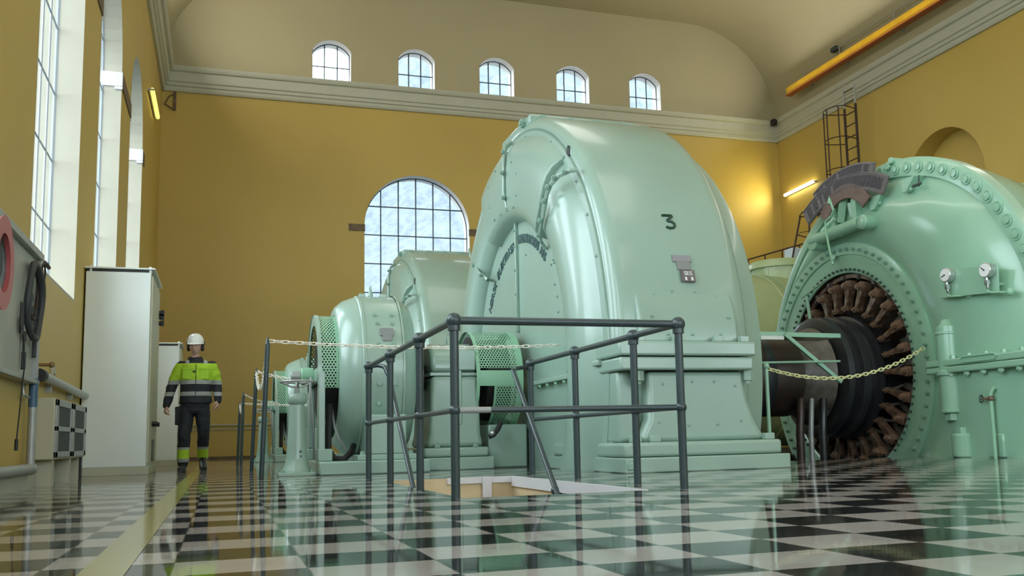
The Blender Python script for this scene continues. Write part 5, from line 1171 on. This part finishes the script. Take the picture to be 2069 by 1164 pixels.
own(MB().box(-0.02, 0.006, -0.156, -0.146, 1.31, 1.335), 'name_badge', BLACK, jacket)
waist = loft([((0.015, 0.0, 0.96), 0.175, 0.13, X_, Y_), ((0.015, 0.0, 0.88), 0.185, 0.135, X_, Y_), ((0.012, 0.0, 0.80), 0.175, 0.125, X_, Y_), ((0.01, 0.0, 0.765), 0.13, 0.10, X_, Y_)], 28)
tl = [limb([((-0.085, 0, 0.86), 0.10), ((-0.10, -0.02, 0.68), 0.098), (KNL, 0.082), ((-0.12, -0.02, 0.3), 0.078), ((-0.125, 0.0, 0.12), 0.073)]),
      limb([((0.10, 0, 0.86), 0.10), ((0.115, 0.01, 0.68), 0.095), (KNR, 0.080), ((0.12, 0.17, 0.34), 0.074), ((0.117, 0.33, 0.18), 0.070)])]
pk = MB().box(-0.235, -0.175, -0.06, 0.05, 0.62, 0.86)
trousers = merged('trousers', [waist]+tl+[pk], TROU, man, 0.009, 4, folds=0.008, fs=10)
def boot(cx_, cy_, z0, pitch_, yaw_):
    b = loft([((0, 0.09, 0.045), 0.034, 0.035, X_, (0, 0, 1)), ((0, 0.07, 0.052), 0.044, 0.045, X_, (0, 0, 1)), ((0, 0.0, 0.062), 0.046, 0.055, X_, (0, 0, 1)), ((0, -0.08, 0.048), 0.050, 0.042, X_, (0, 0, 1)), ((0, -0.15, 0.04), 0.050, 0.036, X_, (0, 0, 1)), ((0, -0.195, 0.034), 0.036, 0.028, X_, (0, 0, 1))], 18)
    sh_ = limb([((0, 0.035, 0.06), 0.050), ((0, 0.035, 0.15), 0.050), ((0, 0.04, 0.22), 0.052)])
    so = loft([((0, 0.11, 0.012), 0.038, 0.013, X_, (0, 0, 1)), ((0, 0.04, 0.012), 0.046, 0.013, X_, (0, 0, 1)), ((0, -0.08, 0.012), 0.054, 0.013, X_, (0, 0, 1)), ((0, -0.17, 0.012), 0.050, 0.013, X_, (0, 0, 1)), ((0, -0.205, 0.014), 0.030, 0.011, X_, (0, 0, 1))], 18)
    M_ = T(cx_, cy_, z0) @ Matrix.Rotation(yaw_, 4, 'Z') @ T(0, -0.17, 0) @ Matrix.Rotation(pitch_, 4, 'X') @ T(0, 0.17, 0)
    for q in (b, sh_, so): q.v = [M_ @ v for v in q.v]
    o = merged('boot', [b, sh_], BOOT, man, 0.006, 3); own(so, 'sole', DGRILL, o, bevel=0.003); return o
boot(-0.125, -0.03, 0.0, 0, R(-4)); boot(0.118, 0.30, 0.0, R(20), R(5))
# helmet, ear defenders, face details
def hbuild(mb, nm, m_, par, **k): mb.v = [HM @ v for v in mb.v]; return own(mb, nm, m_, par, **k)
hl = MB(); seg = 36
prof = [(0.128, 0.048), (0.121, 0.05), (0.119, 0.065), (0.116, 0.09), (0.107, 0.12), (0.090, 0.15), (0.064, 0.172), (0.032, 0.184), (0.001, 0.187)]
for i in range(seg):
    a = 2*pi*i/seg
    for r_, z_ in prof:
        fr_ = max(0, -sin(a))**3*(0.035 if r_ > 0.12 else 0)     # peak at the front
        hl.v.append(Vector((r_*0.90*cos(a), (r_*1.05+fr_)*sin(a), z_+(0.0 if r_ < 0.12 else -0.004-0.3*fr_)-0.015)))
m_ = len(prof); hl.f = [(i*m_+k_, i*m_+k_+1, ((i+1) % seg)*m_+k_+1, ((i+1) % seg)*m_+k_) for i in range(seg) for k_ in range(m_-1)]
hl.v = [v+Vector((0, 0.006, 0.014)) for v in hl.v]
helmet = hbuild(hl, 'helmet', HELM, man, angle=60); so_ = helmet.modifiers.new('s', 'SOLIDIFY'); so_.thickness = 0.004
rb = MB().tube([(0, 0.118*1.02*cos(a)*0.9, 0.05+0.130*sin(a)) for a in [pi*0.25+pi*0.5*i/10 for i in range(11)]], 0.008, 6, ry=0.004); hbuild(rb, 'helmet_ridge', HELM, helmet)
for sx in (-1, 1):
    hbuild(MB().sphere((sx*0.090, 0.01, -0.012), 0.042, 16, 12, (0.55, 0.85, 1.15)), 'ear_defender', BLACK, helmet)
    hbuild(MB().tube([(sx*0.105, 0.01, 0.02), (sx*0.118, 0.01, 0.05), (sx*0.112, 0.01, 0.075)], 0.007, 8), 'ear_defender_arm', BLACK, helmet)
hbuild(MB().lathe([(-0.03, 0.074), (0.06, 0.079)], (0, 0.012), 'Z', 24, 0, 180), 'hair', HAIR, bodyo) if False else hbuild(MB().sphere((0, 0.02, 0.02), 0.08, 20, 12, (0.98, 1.0, 0.9)), 'hair', HAIR, man)
for sx in (-1, 1):
    ey = hbuild(MB().sphere((sx*0.030, -0.083, 0.006), 0.0098, 10, 8, (1.15, 0.7, 0.42)), 'eye', EYEW, man); hbuild(MB().sphere((sx*0.030, -0.0895, 0.003), 0.005, 8, 6), 'iris', BLACK, ey)
    hbuild(MB().box(sx*0.030-0.014, sx*0.030+0.014, -0.097, -0.088, 0.024, 0.029), 'eyebrow', HAIR, man, bevel=0.002)
hbuild(MB().sphere((0, -0.099, -0.060), 0.012, 12, 8, (1.7, 0.45, 0.42)), 'mouth', LIP, man)
